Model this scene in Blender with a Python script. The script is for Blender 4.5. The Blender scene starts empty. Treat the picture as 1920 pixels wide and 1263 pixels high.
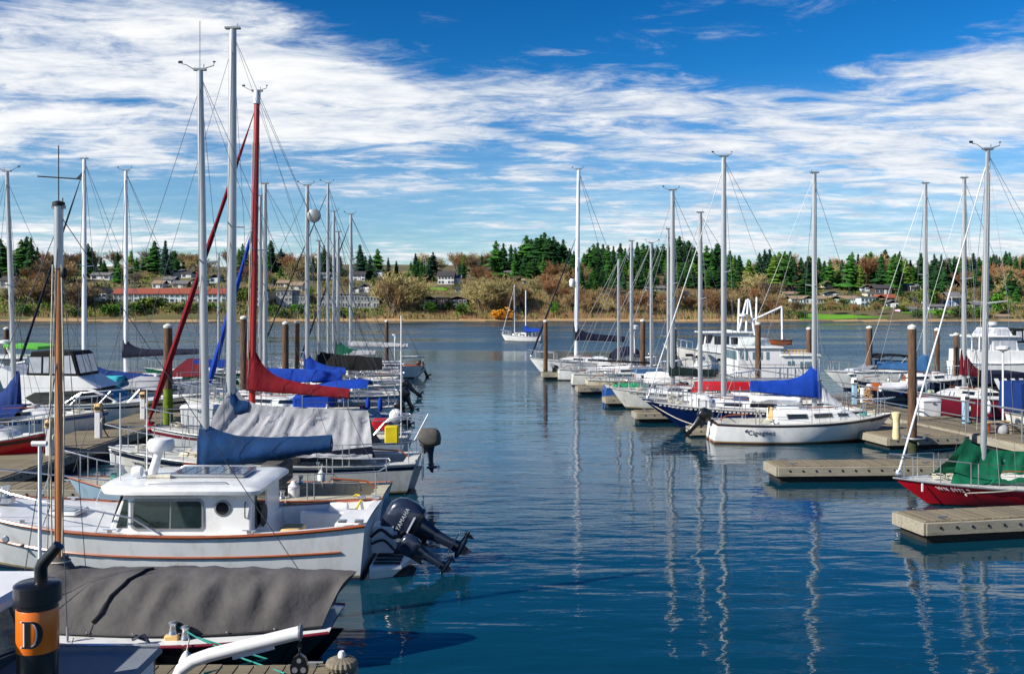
import bpy, math, random
from mathutils import Vector, Matrix, noise
rad = math.radians
RN = random.Random(11)
sc = bpy.context.scene
COL = sc.collection
# ------------------------------------------------------------------ camera, sky, sun, exposure
F, CX, HY, CH = 1800.0, 960.0, 575.0, 5.0        # focal length (px of 1920), centre column, horizon row, eye height
cd = bpy.data.cameras.new('camera'); cam = bpy.data.objects.new('camera', cd); COL.objects.link(cam)
cam.location = (0, 0, CH); cam.rotation_euler = (rad(90), 0, 0)
cd.sensor_width = 36; cd.lens = 36 * F / 1920; cd.shift_y = -(631.5 - HY) / 1920; cd.clip_start = .1; cd.clip_end = 6000
sc.camera = cam
SUN_EL, SUN_AZ = rad(33), rad(-116)               # azimuth from +Y (into the picture), clockwise
sdir = Vector((math.sin(SUN_AZ) * math.cos(SUN_EL), math.cos(SUN_AZ) * math.cos(SUN_EL), math.sin(SUN_EL)))
sl = bpy.data.lights.new('sun', 'SUN'); sl.energy = 4.5; sl.angle = rad(.6); sl.color = (1, .93, .82)
so = bpy.data.objects.new('sun', sl); COL.objects.link(so); so.rotation_euler = sdir.to_track_quat('Z', 'Y').to_euler(); so.location = (-60, 0, 60)
so['kind'] = 'helper'
W = bpy.data.worlds.new('World'); sc.world = W; W.use_nodes = True
def build_world():
    nt = W.node_tree; N = nt.nodes; N.clear(); L = nt.links.new
    def m(op, a, b=None, c=None):
        n = N.new('ShaderNodeMath'); n.operation = op
        for i, v in enumerate((a, b, c)):
            if v is None: continue
            if isinstance(v, (int, float)): n.inputs[i].default_value = v
            else: L(v, n.inputs[i])
        return n.outputs[0]
    def sm(x, a, b):
        n = N.new('ShaderNodeMapRange'); n.interpolation_type = 'SMOOTHSTEP'; n.inputs[1].default_value = a; n.inputs[2].default_value = b
        L(x, n.inputs[0]); return n.outputs[0]
    def comb(x, y, z=0.0):
        n = N.new('ShaderNodeCombineXYZ')
        for i, v in enumerate((x, y, z)):
            if isinstance(v, (int, float)): n.inputs[i].default_value = v
            else: L(v, n.inputs[i])
        return n.outputs[0]
    def nz(vec, scale, det, rough=.55, dist=0.0):
        n = N.new('ShaderNodeTexNoise'); n.inputs['Scale'].default_value = scale; n.inputs['Detail'].default_value = det
        n.inputs['Roughness'].default_value = rough; n.inputs['Distortion'].default_value = dist; L(vec, n.inputs['Vector']); return n.outputs['Fac']
    tc = N.new('ShaderNodeTexCoord'); sp = N.new('ShaderNodeSeparateXYZ'); L(tc.outputs['Generated'], sp.inputs[0])
    x, y, z = sp.outputs
    zz = m('ADD', m('MAXIMUM', z, 0.0), .085)
    px, py = m('DIVIDE', x, zz), m('DIVIDE', y, zz)
    hyp = m('SQRT', m('ADD', m('MULTIPLY', x, x), m('MULTIPLY', y, y)))
    v = m('DIVIDE', z, m('MAXIMUM', hyp, .001))          # tangent of elevation
    u = m('ARCTAN2', x, y)                                # azimuth
    q = comb(m('ADD', m('MULTIPLY', px, .30), m('MULTIPLY', py, .05)), m('ADD', m('MULTIPLY', py, .42), m('MULTIPLY', px, -.05)), 3.7)
    n0 = nz(comb(m('MULTIPLY', px, .20), m('MULTIPLY', py, .30), 9.1), 1.0, 2, .5, .2)
    n1 = nz(q, 2.6, 10, .60, .5)
    n2 = nz(comb(m('MULTIPLY', px, 1.1), m('MULTIPLY', py, 1.9), 1.3), 3.0, 9, .66, .6)     # small ripples in the deck
    vv = m('ADD', v, m('MULTIPLY', m('SUBTRACT', n0, .5), .10))
    left = m('SUBTRACT', 1.0, sm(u, -.34, -.02))
    base = m('ADD', m('ADD', m('MULTIPLY', m('SUBTRACT', n1, .5), 1.9), m('MULTIPLY', m('SUBTRACT', n2, .5), 1.3)), m('MULTIPLY', m('SUBTRACT', n0, .5), .7))
    # the open blue above, the closed deck in the middle, a thinner band and the low bank on the horizon
    edge = m('ADD', .238, m('MULTIPLY', left, .11))
    openup = sm(m('SUBTRACT', vv, edge), -.035, .05)
    deck = m('MULTIPLY', sm(m('ADD', vv, m('MULTIPLY', sm(u, -.15, .2), .06)), .115, .165), m('SUBTRACT', 1.0, openup))
    lowb = m('SUBTRACT', 1.0, sm(v, .058, .078))
    bias = m('ADD', m('ADD', .0, m('MULTIPLY', deck, .24)), m('ADD', m('MULTIPLY', openup, -.40), m('ADD', m('MULTIPLY', lowb, .20), m('MULTIPLY', left, .05))))
    cov = m('ADD', base, bias)
    al = m('MULTIPLY', sm(cov, -.12, .42), .96)
    veil = m('MULTIPLY', m('SUBTRACT', 1.0, sm(v, .03, .25)), m('ADD', .50, m('MULTIPLY', sm(u, -.1, .35), .28)))
    al = m('MAXIMUM', al, m('MULTIPLY', veil, m('ADD', .6, m('MULTIPLY', n1, .75))))
    sky = N.new('ShaderNodeTexSky'); sky.sky_type = 'NISHITA'; sky.sun_disc = False
    sky.sun_elevation = SUN_EL; sky.sun_rotation = SUN_AZ; sky.air_density = 1.0; sky.dust_density = .25; sky.ozone_density = 4.0; sky.altitude = 200
    hs = N.new('ShaderNodeHueSaturation'); hs.inputs['Saturation'].default_value = 1.35; hs.inputs['Hue'].default_value = .489; L(sky.outputs[0], hs.inputs['Color'])
    gm = N.new('ShaderNodeGamma'); gm.inputs[1].default_value = 1.55; L(hs.outputs[0], gm.inputs[0])
    b1 = N.new('ShaderNodeBackground'); b1.inputs[1].default_value = .030; L(gm.outputs[0], b1.inputs[0])
    n3 = nz(comb(m('MULTIPLY', px, 1.1), m('MULTIPLY', py, 1.9), 6.3), 3.2, 9, .66, .6)
    shade = m('ADD', m('MULTIPLY', sm(m('ADD', m('MULTIPLY', n3, .75), m('MULTIPLY', cov, .45)), .22, .75), .8), m('MULTIPLY', left, .08))
    mix = N.new('ShaderNodeMix'); mix.data_type = 'RGBA'; L(shade, mix.inputs['Factor'])
    mix.inputs['A'].default_value = (.36, .47, .64, 1); mix.inputs['B'].default_value = (1.05, 1.03, 1.0, 1)
    sc_ = mix.outputs['Result']
    b2 = N.new('ShaderNodeBackground'); b2.inputs[1].default_value = .69; L(sc_, b2.inputs[0])
    ms = N.new('ShaderNodeMixShader'); L(al, ms.inputs[0]); L(b1.outputs[0], ms.inputs[1]); L(b2.outputs[0], ms.inputs[2])
    o = N.new('ShaderNodeOutputWorld'); L(ms.outputs[0], o.inputs[0])
build_world()
sc.view_settings.view_transform = 'Standard'; sc.view_settings.look = 'None'; sc.view_settings.gamma = 1; sc.view_settings.exposure = 0.66
try: sc.view_settings.use_curve_mapping = False
except Exception: pass
sc.cycles.max_bounces = 6; sc.cycles.glossy_bounces = 3; sc.cycles.transparent_max_bounces = 8; sc.cycles.caustics_reflective = False

# ------------------------------------------------------------------ helpers
def WX(px, Y): return (px - CX) / F * Y
def WZ(py, Y): return CH + (HY - py) / F * Y
def lin(c):
    return tuple(((x / 255) / 12.92 if x / 255 < .04045 else ((x / 255 + .055) / 1.055) ** 2.4) for x in c)
MATS = {}
def M(name, col, rough=.5, var=.18, scale=3.0, bump=0.0, bscale=30, metal=0.0, coat=0.0, stretch=None, rand=0.0, alpha=1.0, spec=.5, dirt=None, dirtamt=.5):
    """procedural surface: base colour broken up by noise, optional grime, relief"""
    if name in MATS: return MATS[name]
    mt = bpy.data.materials.new(name); mt.use_nodes = True; nt = mt.node_tree; N = nt.nodes; L = nt.links.new
    b = N['Principled BSDF']; c = lin(col)
    tc = N.new('ShaderNodeTexCoord'); mp = N.new('ShaderNodeMapping'); L(tc.outputs['Object'], mp.inputs[0])
    if stretch: mp.inputs['Scale'].default_value = stretch
    nz = N.new('ShaderNodeTexNoise'); nz.inputs['Scale'].default_value = scale; nz.inputs['Detail'].default_value = 6; L(mp.outputs[0], nz.inputs['Vector'])
    rp = N.new('ShaderNodeMapRange'); rp.inputs[1].default_value = .3; rp.inputs[2].default_value = .7; rp.inputs[3].default_value = 1 - var; rp.inputs[4].default_value = 1 + var * .6
    L(nz.outputs['Fac'], rp.inputs[0])
    out = rp.outputs[0]
    if rand:
        oi = N.new('ShaderNodeObjectInfo'); r2 = N.new('ShaderNodeMapRange'); r2.inputs[3].default_value = 1 - rand; r2.inputs[4].default_value = 1 + rand; L(oi.outputs['Random'], r2.inputs[0])
        mu = N.new('ShaderNodeMath'); mu.operation = 'MULTIPLY'; L(out, mu.inputs[0]); L(r2.outputs[0], mu.inputs[1]); out = mu.outputs[0]
    vm = N.new('ShaderNodeVectorMath'); vm.operation = 'SCALE'; vm.inputs[0].default_value = c; L(out, vm.inputs['Scale'])
    colout = vm.outputs[0]
    if dirt:
        n2 = N.new('ShaderNodeTexNoise'); n2.inputs['Scale'].default_value = scale * 1.7; n2.inputs['Detail'].default_value = 8; n2.inputs['Roughness'].default_value = .7; L(mp.outputs[0], n2.inputs['Vector'])
        r3 = N.new('ShaderNodeMapRange'); r3.inputs[1].default_value = .5; r3.inputs[2].default_value = .72; r3.inputs[3].default_value = 0; r3.inputs[4].default_value = dirtamt; L(n2.outputs['Fac'], r3.inputs[0])
        mx = N.new('ShaderNodeMix'); mx.data_type = 'RGBA'; L(r3.outputs[0], mx.inputs['Factor']); L(colout, mx.inputs['A']); mx.inputs['B'].default_value = (*lin(dirt), 1); colout = mx.outputs['Result']
    L(colout, b.inputs['Base Color'])
    b.inputs['Roughness'].default_value = rough; b.inputs['Metallic'].default_value = metal; b.inputs['Coat Weight'].default_value = coat; b.inputs['Specular IOR Level'].default_value = spec
    if alpha < 1: b.inputs['Alpha'].default_value = alpha
    if bump:
        n4 = N.new('ShaderNodeTexNoise'); n4.inputs['Scale'].default_value = bscale; n4.inputs['Detail'].default_value = 5; L(mp.outputs[0], n4.inputs['Vector'])
        bp = N.new('ShaderNodeBump'); bp.inputs['Strength'].default_value = bump; bp.inputs['Distance'].default_value = .03; L(n4.outputs['Fac'], bp.inputs['Height']); L(bp.outputs[0], b.inputs['Normal'])
    MATS[name] = mt; return mt

def curve(pts, n=6):
    """smooth path through the points"""
    P = [Vector(p) for p in pts]; out = []
    for i in range(len(P) - 1):
        a, b, c, d = P[max(i - 1, 0)], P[i], P[i + 1], P[min(i + 2, len(P) - 1)]
        for k in range(n):
            t = k / n; out.append(.5 * ((2 * b) + (c - a) * t + (2 * a - 5 * b + 4 * c - d) * t * t + (3 * b - a - 3 * c + d) * t ** 3))
    return out + [P[-1]]
class MB:
    """collects geometry, builds ONE mesh object"""
    def __init__(s): s.v = []; s.f = []; s.m = []
    def add(s, vs, fs, mi=0):
        o = len(s.v); s.v += [tuple(p) for p in vs]; s.f += [tuple(i + o for i in f) for f in fs]; s.m += [mi] * len(fs)
    def box(s, c, d, mi=0, rz=0, taper=1.0, rx=0, ry=0):
        hx, hy, hz = d[0] / 2, d[1] / 2, d[2] / 2; R = Matrix.Rotation(rz, 3, 'Z') @ Matrix.Rotation(ry, 3, 'Y') @ Matrix.Rotation(rx, 3, 'X'); c = Vector(c)
        vs = [c + R @ Vector((sx * hx * (taper if sz > 0 else 1), sy * hy * (taper if sz > 0 else 1), sz * hz)) for sz in (-1, 1) for sy in (-1, 1) for sx in (-1, 1)]
        s.add(vs, [(0, 2, 3, 1), (4, 5, 7, 6), (0, 1, 5, 4), (2, 6, 7, 3), (0, 4, 6, 2), (1, 3, 7, 5)], mi); return s
    def rbox(s, c, d, r=.02, mi=0, rz=0, taper=1.0):
        """box with chamfered vertical edges and top"""
        hx, hy, hz = d[0] / 2, d[1] / 2, d[2] / 2; R = Matrix.Rotation(rz, 3, 'Z'); c = Vector(c)
        def ring(z, ins, t=1.0):
            p = []
            for sx, sy in ((1, 1), (-1, 1), (-1, -1), (1, -1)):
                a = (sx * (hx * t - ins), sy * (hy * t - ins)); 
                q1 = (a[0], a[1] - sy * r); q2 = (a[0] - sx * r, a[1])
                p += [q1, q2] if sx * sy > 0 else [q2, q1]
            return [c + R @ Vector((x, y, z)) for x, y in p]
        rings = [ring(-hz, 0), ring(hz - r, 0, taper), ring(hz, r * .8, taper)]
        s.loft(rings, True, True, True, mi); return s
    def loft(s, rings, closed=True, cap0=False, cap1=False, mi=0, rowmi=None):
        n = len(rings[0]); o = len(s.v); vs = [p for r in rings for p in r]; fs = []; ms = []
        for i in range(len(rings) - 1):
            for j in range(n if closed else n - 1):
                a = i * n + j; b = i * n + (j + 1) % n
                fs.append((a, b, b + n, a + n)); ms.append(rowmi[j] if rowmi else mi)
        if cap0: fs.append(tuple(range(n - 1, -1, -1))); ms.append(mi)
        if cap1: fs.append(tuple(range((len(rings) - 1) * n, len(rings) * n))); ms.append(mi)
        s.v += [tuple(p) for p in vs]; s.f += [tuple(i + o for i in f) for f in fs]; s.m += ms; return s
    def tube(s, pts, r, n=8, mi=0, cap=True, flat=1.0):
        pts = [Vector(p) for p in pts]; rs = r if isinstance(r, (list, tuple)) else [r] * len(pts); rings = []; pu = None
        for i, p in enumerate(pts):
            t = (pts[min(i + 1, len(pts) - 1)] - pts[max(i - 1, 0)]).normalized()
            ref = Vector((0, 1, 0)) if abs(t.y) < .9 else Vector((1, 0, 0))
            if pu is not None and (pu - t * pu.dot(t)).length > .1: ref = pu
            a = (ref - t * ref.dot(t)).normalized(); pu = a; b = t.cross(a)
            rings.append([p + (a * math.cos(2 * math.pi * k / n) * flat + b * math.sin(2 * math.pi * k / n)) * rs[i] for k in range(n)])
        s.loft(rings, True, cap, cap, mi); return s
    def lathe(s, prof, n=16, c=(0, 0, 0), mi=0, axis='Z'):
        c = Vector(c); rings = []
        for r, h in prof:
            ring = []
            for k in range(n):
                a = 2 * math.pi * k / n; x, y = r * math.cos(a), r * math.sin(a)
                ring.append(c + (Vector((x, y, h)) if axis == 'Z' else Vector((h, x, y)) if axis == 'X' else Vector((y, h, x))))
            rings.append(ring)
        s.loft(rings, True, True, True, mi); return s
    def grid(s, rows, mi=0): return s.loft(rows, False, False, False, mi)
    def poly(s, pts, thick, nrm, mi=0):
        """flat polygon given thickness along nrm"""
        nrm = Vector(nrm); a = [Vector(p) for p in pts]; b = [p + nrm * thick for p in a]; n = len(a)
        s.add(a + b, [tuple(range(n - 1, -1, -1)), tuple(range(n, 2 * n))] + [(i, (i + 1) % n, n + (i + 1) % n, n + i) for i in range(n)], mi); return s
    def mesh(s, name, mats, smooth=True, ang=38):
        me = bpy.data.meshes.new(name); me.from_pydata(s.v, [], s.f)
        for mt in (mats if isinstance(mats, (list, tuple)) else [mats]): me.materials.append(mt)
        me.polygons.foreach_set('material_index', s.m)
        me.validate(); me.update()
        if smooth:
            me.shade_smooth(); me.set_sharp_from_angle(angle=rad(ang))
        return me
    def build(s, name, mats, parent=None, smooth=True, ang=38, loc=None, rz=0):
        return place(name, s.mesh(name, mats, smooth, ang), parent, loc, rz)
def place(name, me, parent=None, loc=None, rz=0, sca=None):
    o = bpy.data.objects.new(name, me); COL.objects.link(o); o.parent = parent
    if loc is not None: o.location = loc
    if rz: o.rotation_euler[2] = rz
    if sca: o.scale = sca if isinstance(sca, (tuple, list)) else (sca,) * 3
    return o
def tag(o, label=None, cat=None, group=None, kind=None):
    for k, x in (('label', label), ('category', cat), ('group', group), ('kind', kind)):
        if x: o[k] = x
    return o
def empty(name, loc, rz=0, label=None, cat=None, group=None):
    o = bpy.data.objects.new(name, None); COL.objects.link(o); o.location = loc; o.rotation_euler[2] = rz; o.empty_display_size = .2
    return tag(o, label, cat, group)
def text(s, size, mat, parent, loc, rot, name='lettering', ext=.002, font_shear=0.0, bold=0.0):
    cu = bpy.data.curves.new(name, 'FONT'); cu.body = s; cu.size = size; cu.extrude = ext; cu.align_x = 'LEFT'; cu.shear = font_shear; cu.offset = bold; cu.resolution_u = 3; cu.space_character = 1.12
    t = bpy.data.objects.new(name, cu); COL.objects.link(t)
    dg = bpy.context.evaluated_depsgraph_get(); me = bpy.data.meshes.new_from_object(t.evaluated_get(dg)); bpy.data.objects.remove(t)
    me.materials.clear(); me.materials.append(mat)
    o = place(name, me, parent, loc); o.rotation_euler = rot; return o

# ------------------------------------------------------------------ materials
gel = M('white_gelcoat', (226, 228, 228), .28, .07, 1.5, coat=.3, dirt=(150, 142, 118), dirtamt=.34, stretch=(1, 1, .4))
gel2 = M('aged_gelcoat', (205, 206, 200), .45, .14, 2, dirt=(120, 112, 92), dirtamt=.5, stretch=(1, 1, .5))
gel3 = M('grimy_beige_gelcoat', (188, 182, 160), .55, .2, 2.5, dirt=(92, 84, 58), dirtamt=.7, stretch=(1, 1, .6))
palebl = M('pale_blue_gelcoat', (150, 176, 196), .4, .12, 2, dirt=(104, 112, 108), dirtamt=.45, stretch=(1, 1, .5))
deckm = M('nonskid_deck', (198, 198, 192), .7, .12, 4, bump=.15, bscale=90, dirt=(140, 134, 116), dirtamt=.35)
deckg = M('grey_deck_paint', (118, 126, 136), .6, .1, 4, bump=.1, bscale=80)
navy = M('navy_hull_paint', (18, 38, 96), .22, .1, 1.5, coat=.4)
dnavy = M('dark_navy_hull', (20, 26, 46), .25, .1, 1.5, coat=.3)
redh = M('red_hull_paint', (204, 18, 36), .25, .12, 1.5, coat=.4)
maroon = M('maroon_hull_paint', (128, 34, 52), .35, .15, 1.5)
blackh = M('black_hull_paint', (14, 15, 20), .25, .15, 2, coat=.3)
greenh = M('green_hull_paint', (16, 92, 58), .3, .1, 2)
bluestr = M('blue_stripe_paint', (40, 84, 150), .3, .1, 3)
brownstr = M('dark_brown_stripe', (62, 34, 34), .4, .1, 3)
antif = M('blue_antifouling', (28, 40, 78), .8, .25, 4)
antir = M('rust_antifouling', (98, 44, 30), .8, .25, 4)
antib = M('black_antifouling', (20, 22, 24), .8, .25, 4)
varn = M('varnished_wood', (150, 78, 36), .3, .25, 2, stretch=(3, 18, 18), coat=.4)
spruce = M('spruce_mast', (176, 116, 70), .35, .28, 3, stretch=(16, 16, .5), coat=.3)
alu = M('mast_aluminium', (172, 176, 180), .38, .08, 2, metal=.55, stretch=(6, 6, .4))
alud = M('dull_aluminium', (140, 144, 146), .45, .12, 2, metal=.5, stretch=(6, 6, .4))
whitem = M('white_mast_paint', (226, 230, 236), .35, .06, 2)
redm = M('red_mast_paint', (158, 34, 30), .4, .15, 1.5, stretch=(6, 6, .5))
steel = M('stainless_rail', (196, 200, 204), .25, .05, 4, metal=.8)
wire = M('rigging_wire', (96, 100, 106), .4, .1, 4, metal=.5)
glassd = M('dark_window', (16, 20, 26), .06, .1, 2, coat=.5)
glassg = M('cabin_glass', (30, 44, 42), .04, .5, 3, coat=.8)
glassb = M('pale_blue_glass', (96, 126, 140), .08, .2, 4, coat=.5)
vinyl = M('clear_vinyl', (176, 182, 190), .12, .2, 3, coat=.5)
rubber = M('black_rubber', (20, 20, 22), .6, .15, 5)
ob_dark = M('outboard_navy_paint', (36, 44, 62), .22, .08, 3, coat=.6)
ob_blk = M('outboard_black', (22, 23, 26), .3, .1, 3, coat=.3)
ropew = M('pale_rope', (190, 186, 168), .8, .25, 20)
ropet = M('teal_rope', (30, 140, 130), .8, .25, 20)
def canvas(n, c, var=.22, dirt=None): return M(n, c, .82, var, 2.2, bump=.5, bscale=7, dirt=dirt, dirtamt=.45, spec=.3)
cv_blue = canvas('royal_blue_canvas', (6, 60, 160)); cv_navy = canvas('navy_canvas', (10, 18, 44)); cv_teal = canvas('faded_teal_canvas', (0, 52, 100), .35, (6, 52, 50))
cv_red = canvas('wine_red_canvas', (116, 6, 24)); cv_blk = canvas('black_canvas', (10, 12, 15)); cv_grn = canvas('green_canvas', (2, 92, 64), .25)
cv_gry = canvas('grey_canvas', (88, 86, 86), .2, (62, 60, 60)); cv_sil = canvas('silver_tarp_cloth', (158, 160, 166), .16, (118, 120, 126)); cv_lbl = canvas('light_blue_canvas', (48, 92, 138))
cv_tq = canvas('turquoise_tarp', (70, 190, 200)); cv_mar = canvas('maroon_canvas', (96, 14, 30)); cv_wht = canvas('white_canvas', (214, 216, 220)); cv_dgr = canvas('dark_green_canvas', (8, 30, 28))
cv_blu2 = canvas('mid_blue_canvas', (8, 46, 110))
plankm = M('weathered_plank', (124, 114, 94), .85, .3, 3, stretch=(1.5, 14, 8), bump=.35, bscale=12, rand=.16, dirt=(88, 84, 62), dirtamt=.6)
fascia = M('dock_fascia', (150, 144, 128), .8, .2, 2, stretch=(.6, 6, 6), bump=.25, bscale=14, dirt=(96, 92, 72), dirtamt=.6)
floatm = M('dock_float', (34, 34, 30), .8, .3, 4, bump=.3)
scum = M('waterline_scum', (150, 138, 100), .7, .3, 3, dirt=(84, 84, 56), dirtamt=.7, stretch=(1, 1, .6))
weed = M('weed_growth', (52, 58, 30), .95, .4, 6, bump=.5, bscale=14)
pilem = M('creosote_pile', (104, 78, 58), .9, .5, 2.6, stretch=(5, 5, .5), bump=.9, bscale=8, dirt=(30, 22, 18), dirtamt=.95, rand=.25)
mossm = M('moss_on_pile', (104, 126, 26), .95, .4, 6, bump=.5, bscale=14)
pilecap = M('pile_cap', (206, 206, 200), .6, .15, 5)
orange = M('orange_band_paint', (226, 112, 14), .35, .08, 3, coat=.2)
blackp = M('black_stack_paint', (20, 20, 23), .32, .15, 3, coat=.25)
whitep = M('white_paint', (222, 224, 226), .4, .08, 2, dirt=(180, 176, 166), dirtamt=.25)
pinkm = M('pink_plastic', (226, 120, 140), .5); yellowm = M('yellow_plastic', (212, 190, 20), .45); redp = M('red_plastic', (176, 18, 30), .45)
bluep = M('pale_blue_paint', (150, 186, 210), .5, .12); inkd = M('dark_lettering', (26, 34, 60), .5, 0.0); inkw = M('white_lettering', (224, 226, 230), .5, 0.0); inks = M('silver_lettering', (190, 194, 202), .4, 0.0)
solar = M('solar_cells', (22, 30, 58), .12, .15, 8, coat=.5)
ducko = M('tan_cushion', (206, 170, 112), .7)
# ------------------------------------------------------------------ water
def build_water():
    mt = bpy.data.materials.new('harbour_water'); mt.use_nodes = True; nt = mt.node_tree; N = nt.nodes; L = nt.links.new
    b = N['Principled BSDF']; b.inputs['Base Color'].default_value = (.002, .034, .058, 1); b.inputs['Roughness'].default_value = .025; b.inputs['IOR'].default_value = 1.333
    tc = N.new('ShaderNodeTexCoord')
    def nz(scale, det, sx, sy, dist=0.0, rot=0.0, rough=.5):
        mp = N.new('ShaderNodeMapping'); mp.inputs['Scale'].default_value = (sx, sy, 1); mp.inputs['Rotation'].default_value = (0, 0, rot); L(tc.outputs['Object'], mp.inputs[0])
        n = N.new('ShaderNodeTexNoise'); n.inputs['Scale'].default_value = scale; n.inputs['Detail'].default_value = det; n.inputs['Distortion'].default_value = dist; n.inputs['Roughness'].default_value = rough
        L(mp.outputs[0], n.inputs['Vector']); return n.outputs['Fac']
    def m(op, a, c):
        n = N.new('ShaderNodeMath'); n.operation = op
        for i, v in enumerate((a, c)):
            if isinstance(v, (int, float)): n.inputs[i].default_value = v
            else: L(v, n.inputs[i])
        return n.outputs[0]
    swell = nz(.55, 2, .55, 1.25, .4, .12); rip = nz(1.9, 3, .5, 1.5, .3, -.1); fine = nz(7, 3, .6, 1.3, .2, .2)
    patch = nz(.035, 3, .45, 1.6, .8); mr = N.new('ShaderNodeMapRange'); mr.inputs[1].default_value = .38; mr.inputs[2].default_value = .62; mr.inputs[3].default_value = .2; mr.inputs[4].default_value = 1.5; L(patch, mr.inputs[0])
    sp = N.new('ShaderNodeSeparateXYZ'); L(tc.outputs['Object'], sp.inputs[0])
    far = N.new('ShaderNodeMapRange'); far.interpolation_type = 'SMOOTHSTEP'; far.inputs[1].default_value = 40; far.inputs[2].default_value = 120; far.inputs[3].default_value = 1; far.inputs[4].default_value = 9; L(sp.outputs['Y'], far.inputs[0])   # open water takes the breeze, the berths lie sheltered
    wind = m('MULTIPLY', mr.outputs[0], far.outputs[0])
    h = m('ADD', m('MULTIPLY', swell, .038), m('MULTIPLY', m('ADD', m('MULTIPLY', rip, .012), m('MULTIPLY', fine, .0018)), wind))
    ro = m('MINIMUM', m('MULTIPLY', wind, .03), .27); L(ro, b.inputs['Roughness'])
    bp = N.new('ShaderNodeBump'); bp.inputs['Strength'].default_value = 1.0; bp.inputs['Distance'].default_value = 1.0; L(h, bp.inputs['Height']); L(bp.outputs[0], b.inputs['Normal'])
    mb = MB(); mb.add([(-1600, -200, 0), (1600, -200, 0), (1600, 2200, 0), (-1600, 2200, 0)], [(0, 1, 2, 3)])
    tag(mb.build('water', mt, smooth=False), 'calm rippled harbour water reflecting masts and sky', kind='structure')
build_water()
# ------------------------------------------------------------------ far shore terrain
def smooth(a, b, x):
    t = min(1, max(0, (x - a) / (b - a))); return t * t * (3 - 2 * t)
PROF = [(-60, -4), (-8, -.6), (0, 0), (4, .35), (7, .8), (12, 2.2), (26, 7.2), (60, 11.3), (112, 18.5), (185, 25), (300, 30.5), (520, 33), (2200, 36)]
PROFR = [(-60, -4), (-8, -.6), (0, 0), (4, .35), (7, .8), (16, 1.5), (44, 4.6), (80, 9), (130, 16), (200, 23), (300, 29), (520, 33), (2200, 36)]
def interp(P, d):
    if d <= P[0][0]: return P[0][1]
    for (a, za), (b, zb) in zip(P, P[1:]):
        if d <= b: return za + (zb - za) * (d - a) / (b - a)
    return P[-1][1]
def shoreY(X): return 318 + 5 * math.sin(X * .02 + 1) + 2.5 * math.sin(X * .075)
def ground(X, Y):
    d = Y - shoreY(X); r = smooth(70, 120, X * 400 / max(Y, 300))
    z = interp(PROF, d) * (1 - r) + interp(PROFR, d) * r
    if d > 8: z += (noise.noise((X * .03, Y * .03, 2.0)) * 1.3 + noise.noise((X * .009, Y * .009, 5.0)) * 2.2) * smooth(8, 60, d)
    return z
def onground(px, py, Y0=326, Y1=700):
    Y = Y0
    while Y < Y1:
        if ground(WX(px, Y), Y) >= WZ(py, Y): return Y
        Y += 1.0
    return Y1
tm = M('hillside_ground', (96, 88, 54), .95, .35, .06, bump=.5, bscale=.8, dirt=(76, 92, 40), dirtamt=.8)
beachm = M('beach_sand', (170, 142, 100), .9, .25, .15, bump=.3, bscale=2, dirt=(120, 96, 62), dirtamt=.7)
mudm = M('wet_mud', (92, 82, 66), .5, .2, .2)
lawnm = M('lawn_grass', (92, 150, 14), .95, .3, .08, bump=.4, bscale=2)
def build_terrain():
    xs = [-1600, -1100, -800, -650] + [-540 + 9 * i for i in range(121)] + [650, 800, 1100, 1600]
    ys = [250, 290] + [306 + 3 * i for i in range(24)] + [380 + 8 * i for i in range(40)] + [720, 800, 950, 1200, 1600, 2200]
    mb = MB(); rows = [[(x, y, ground(x, y)) for x in xs] for y in ys]; n = len(xs); mb.v = [p for r in rows for p in r]
    for j in range(len(ys) - 1):
        for i in range(n - 1):
            a = j * n + i; x, y = (xs[i] + xs[i + 1]) / 2, (ys[j] + ys[j + 1]) / 2; d = y - shoreY(x)
            mb.f.append((a, a + 1, a + n + 1, a + n)); mb.m.append(2 if d < 2 else 1 if d < 7 else 0)
    tag(mb.build('terrain', [tm, beachm, mudm]), 'far wooded shore rising from a tan beach', kind='structure')
    # bright lawn on the low point at the right
    mb = MB(); rows = []
    for j in range(10):
        row = []
        for i in range(41):
            px = 1500 + 250 * i / 40; k = i / 40
            ya = 603 - 1.5 * k; yb = 588 + (9.5 * smooth(.1, .75, k)) + 1.5 * math.sin(k * 9)
            py = ya + (yb - ya) * j / 9; Y = onground(px, py); X = WX(px, Y); row.append((X, Y, ground(X, Y) + .18))
        rows.append(row)
    mb.grid(rows); tag(mb.build('lawn', lawnm), 'bright green waterfront lawn below the houses', kind='structure')
    for k, (p0, p1, y0, y1) in enumerate([(1690, 1790, 583, 588), (1622, 1668, 575, 580), (660, 700, 592, 596), (800, 838, 540, 545)]):
        mb = MB(); rows = []
        for j in range(4):
            row = []
            for i in range(9):
                px = p0 + (p1 - p0) * i / 8; py = y1 + (y0 - y1) * j / 3; Y = onground(px, py); X = WX(px, Y); row.append((X, Y, ground(X, Y) + .2))
            rows.append(row)
        mb.grid(rows); tag(mb.build('lawn', lawnm), ['green strip of lawn by the pink house', 'small lawn behind the dark hedge', 'narrow grass below the grey apartments', 'sloping lawn under the pale three storey house'][k], kind='structure')
build_terrain()
HB = []
def blocked(px, py, below, side):
    for p0, p1, t, b in HB:
        if p0 - side < px < p1 + side and t - 1 < py < b + below: return True
    return False
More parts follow.
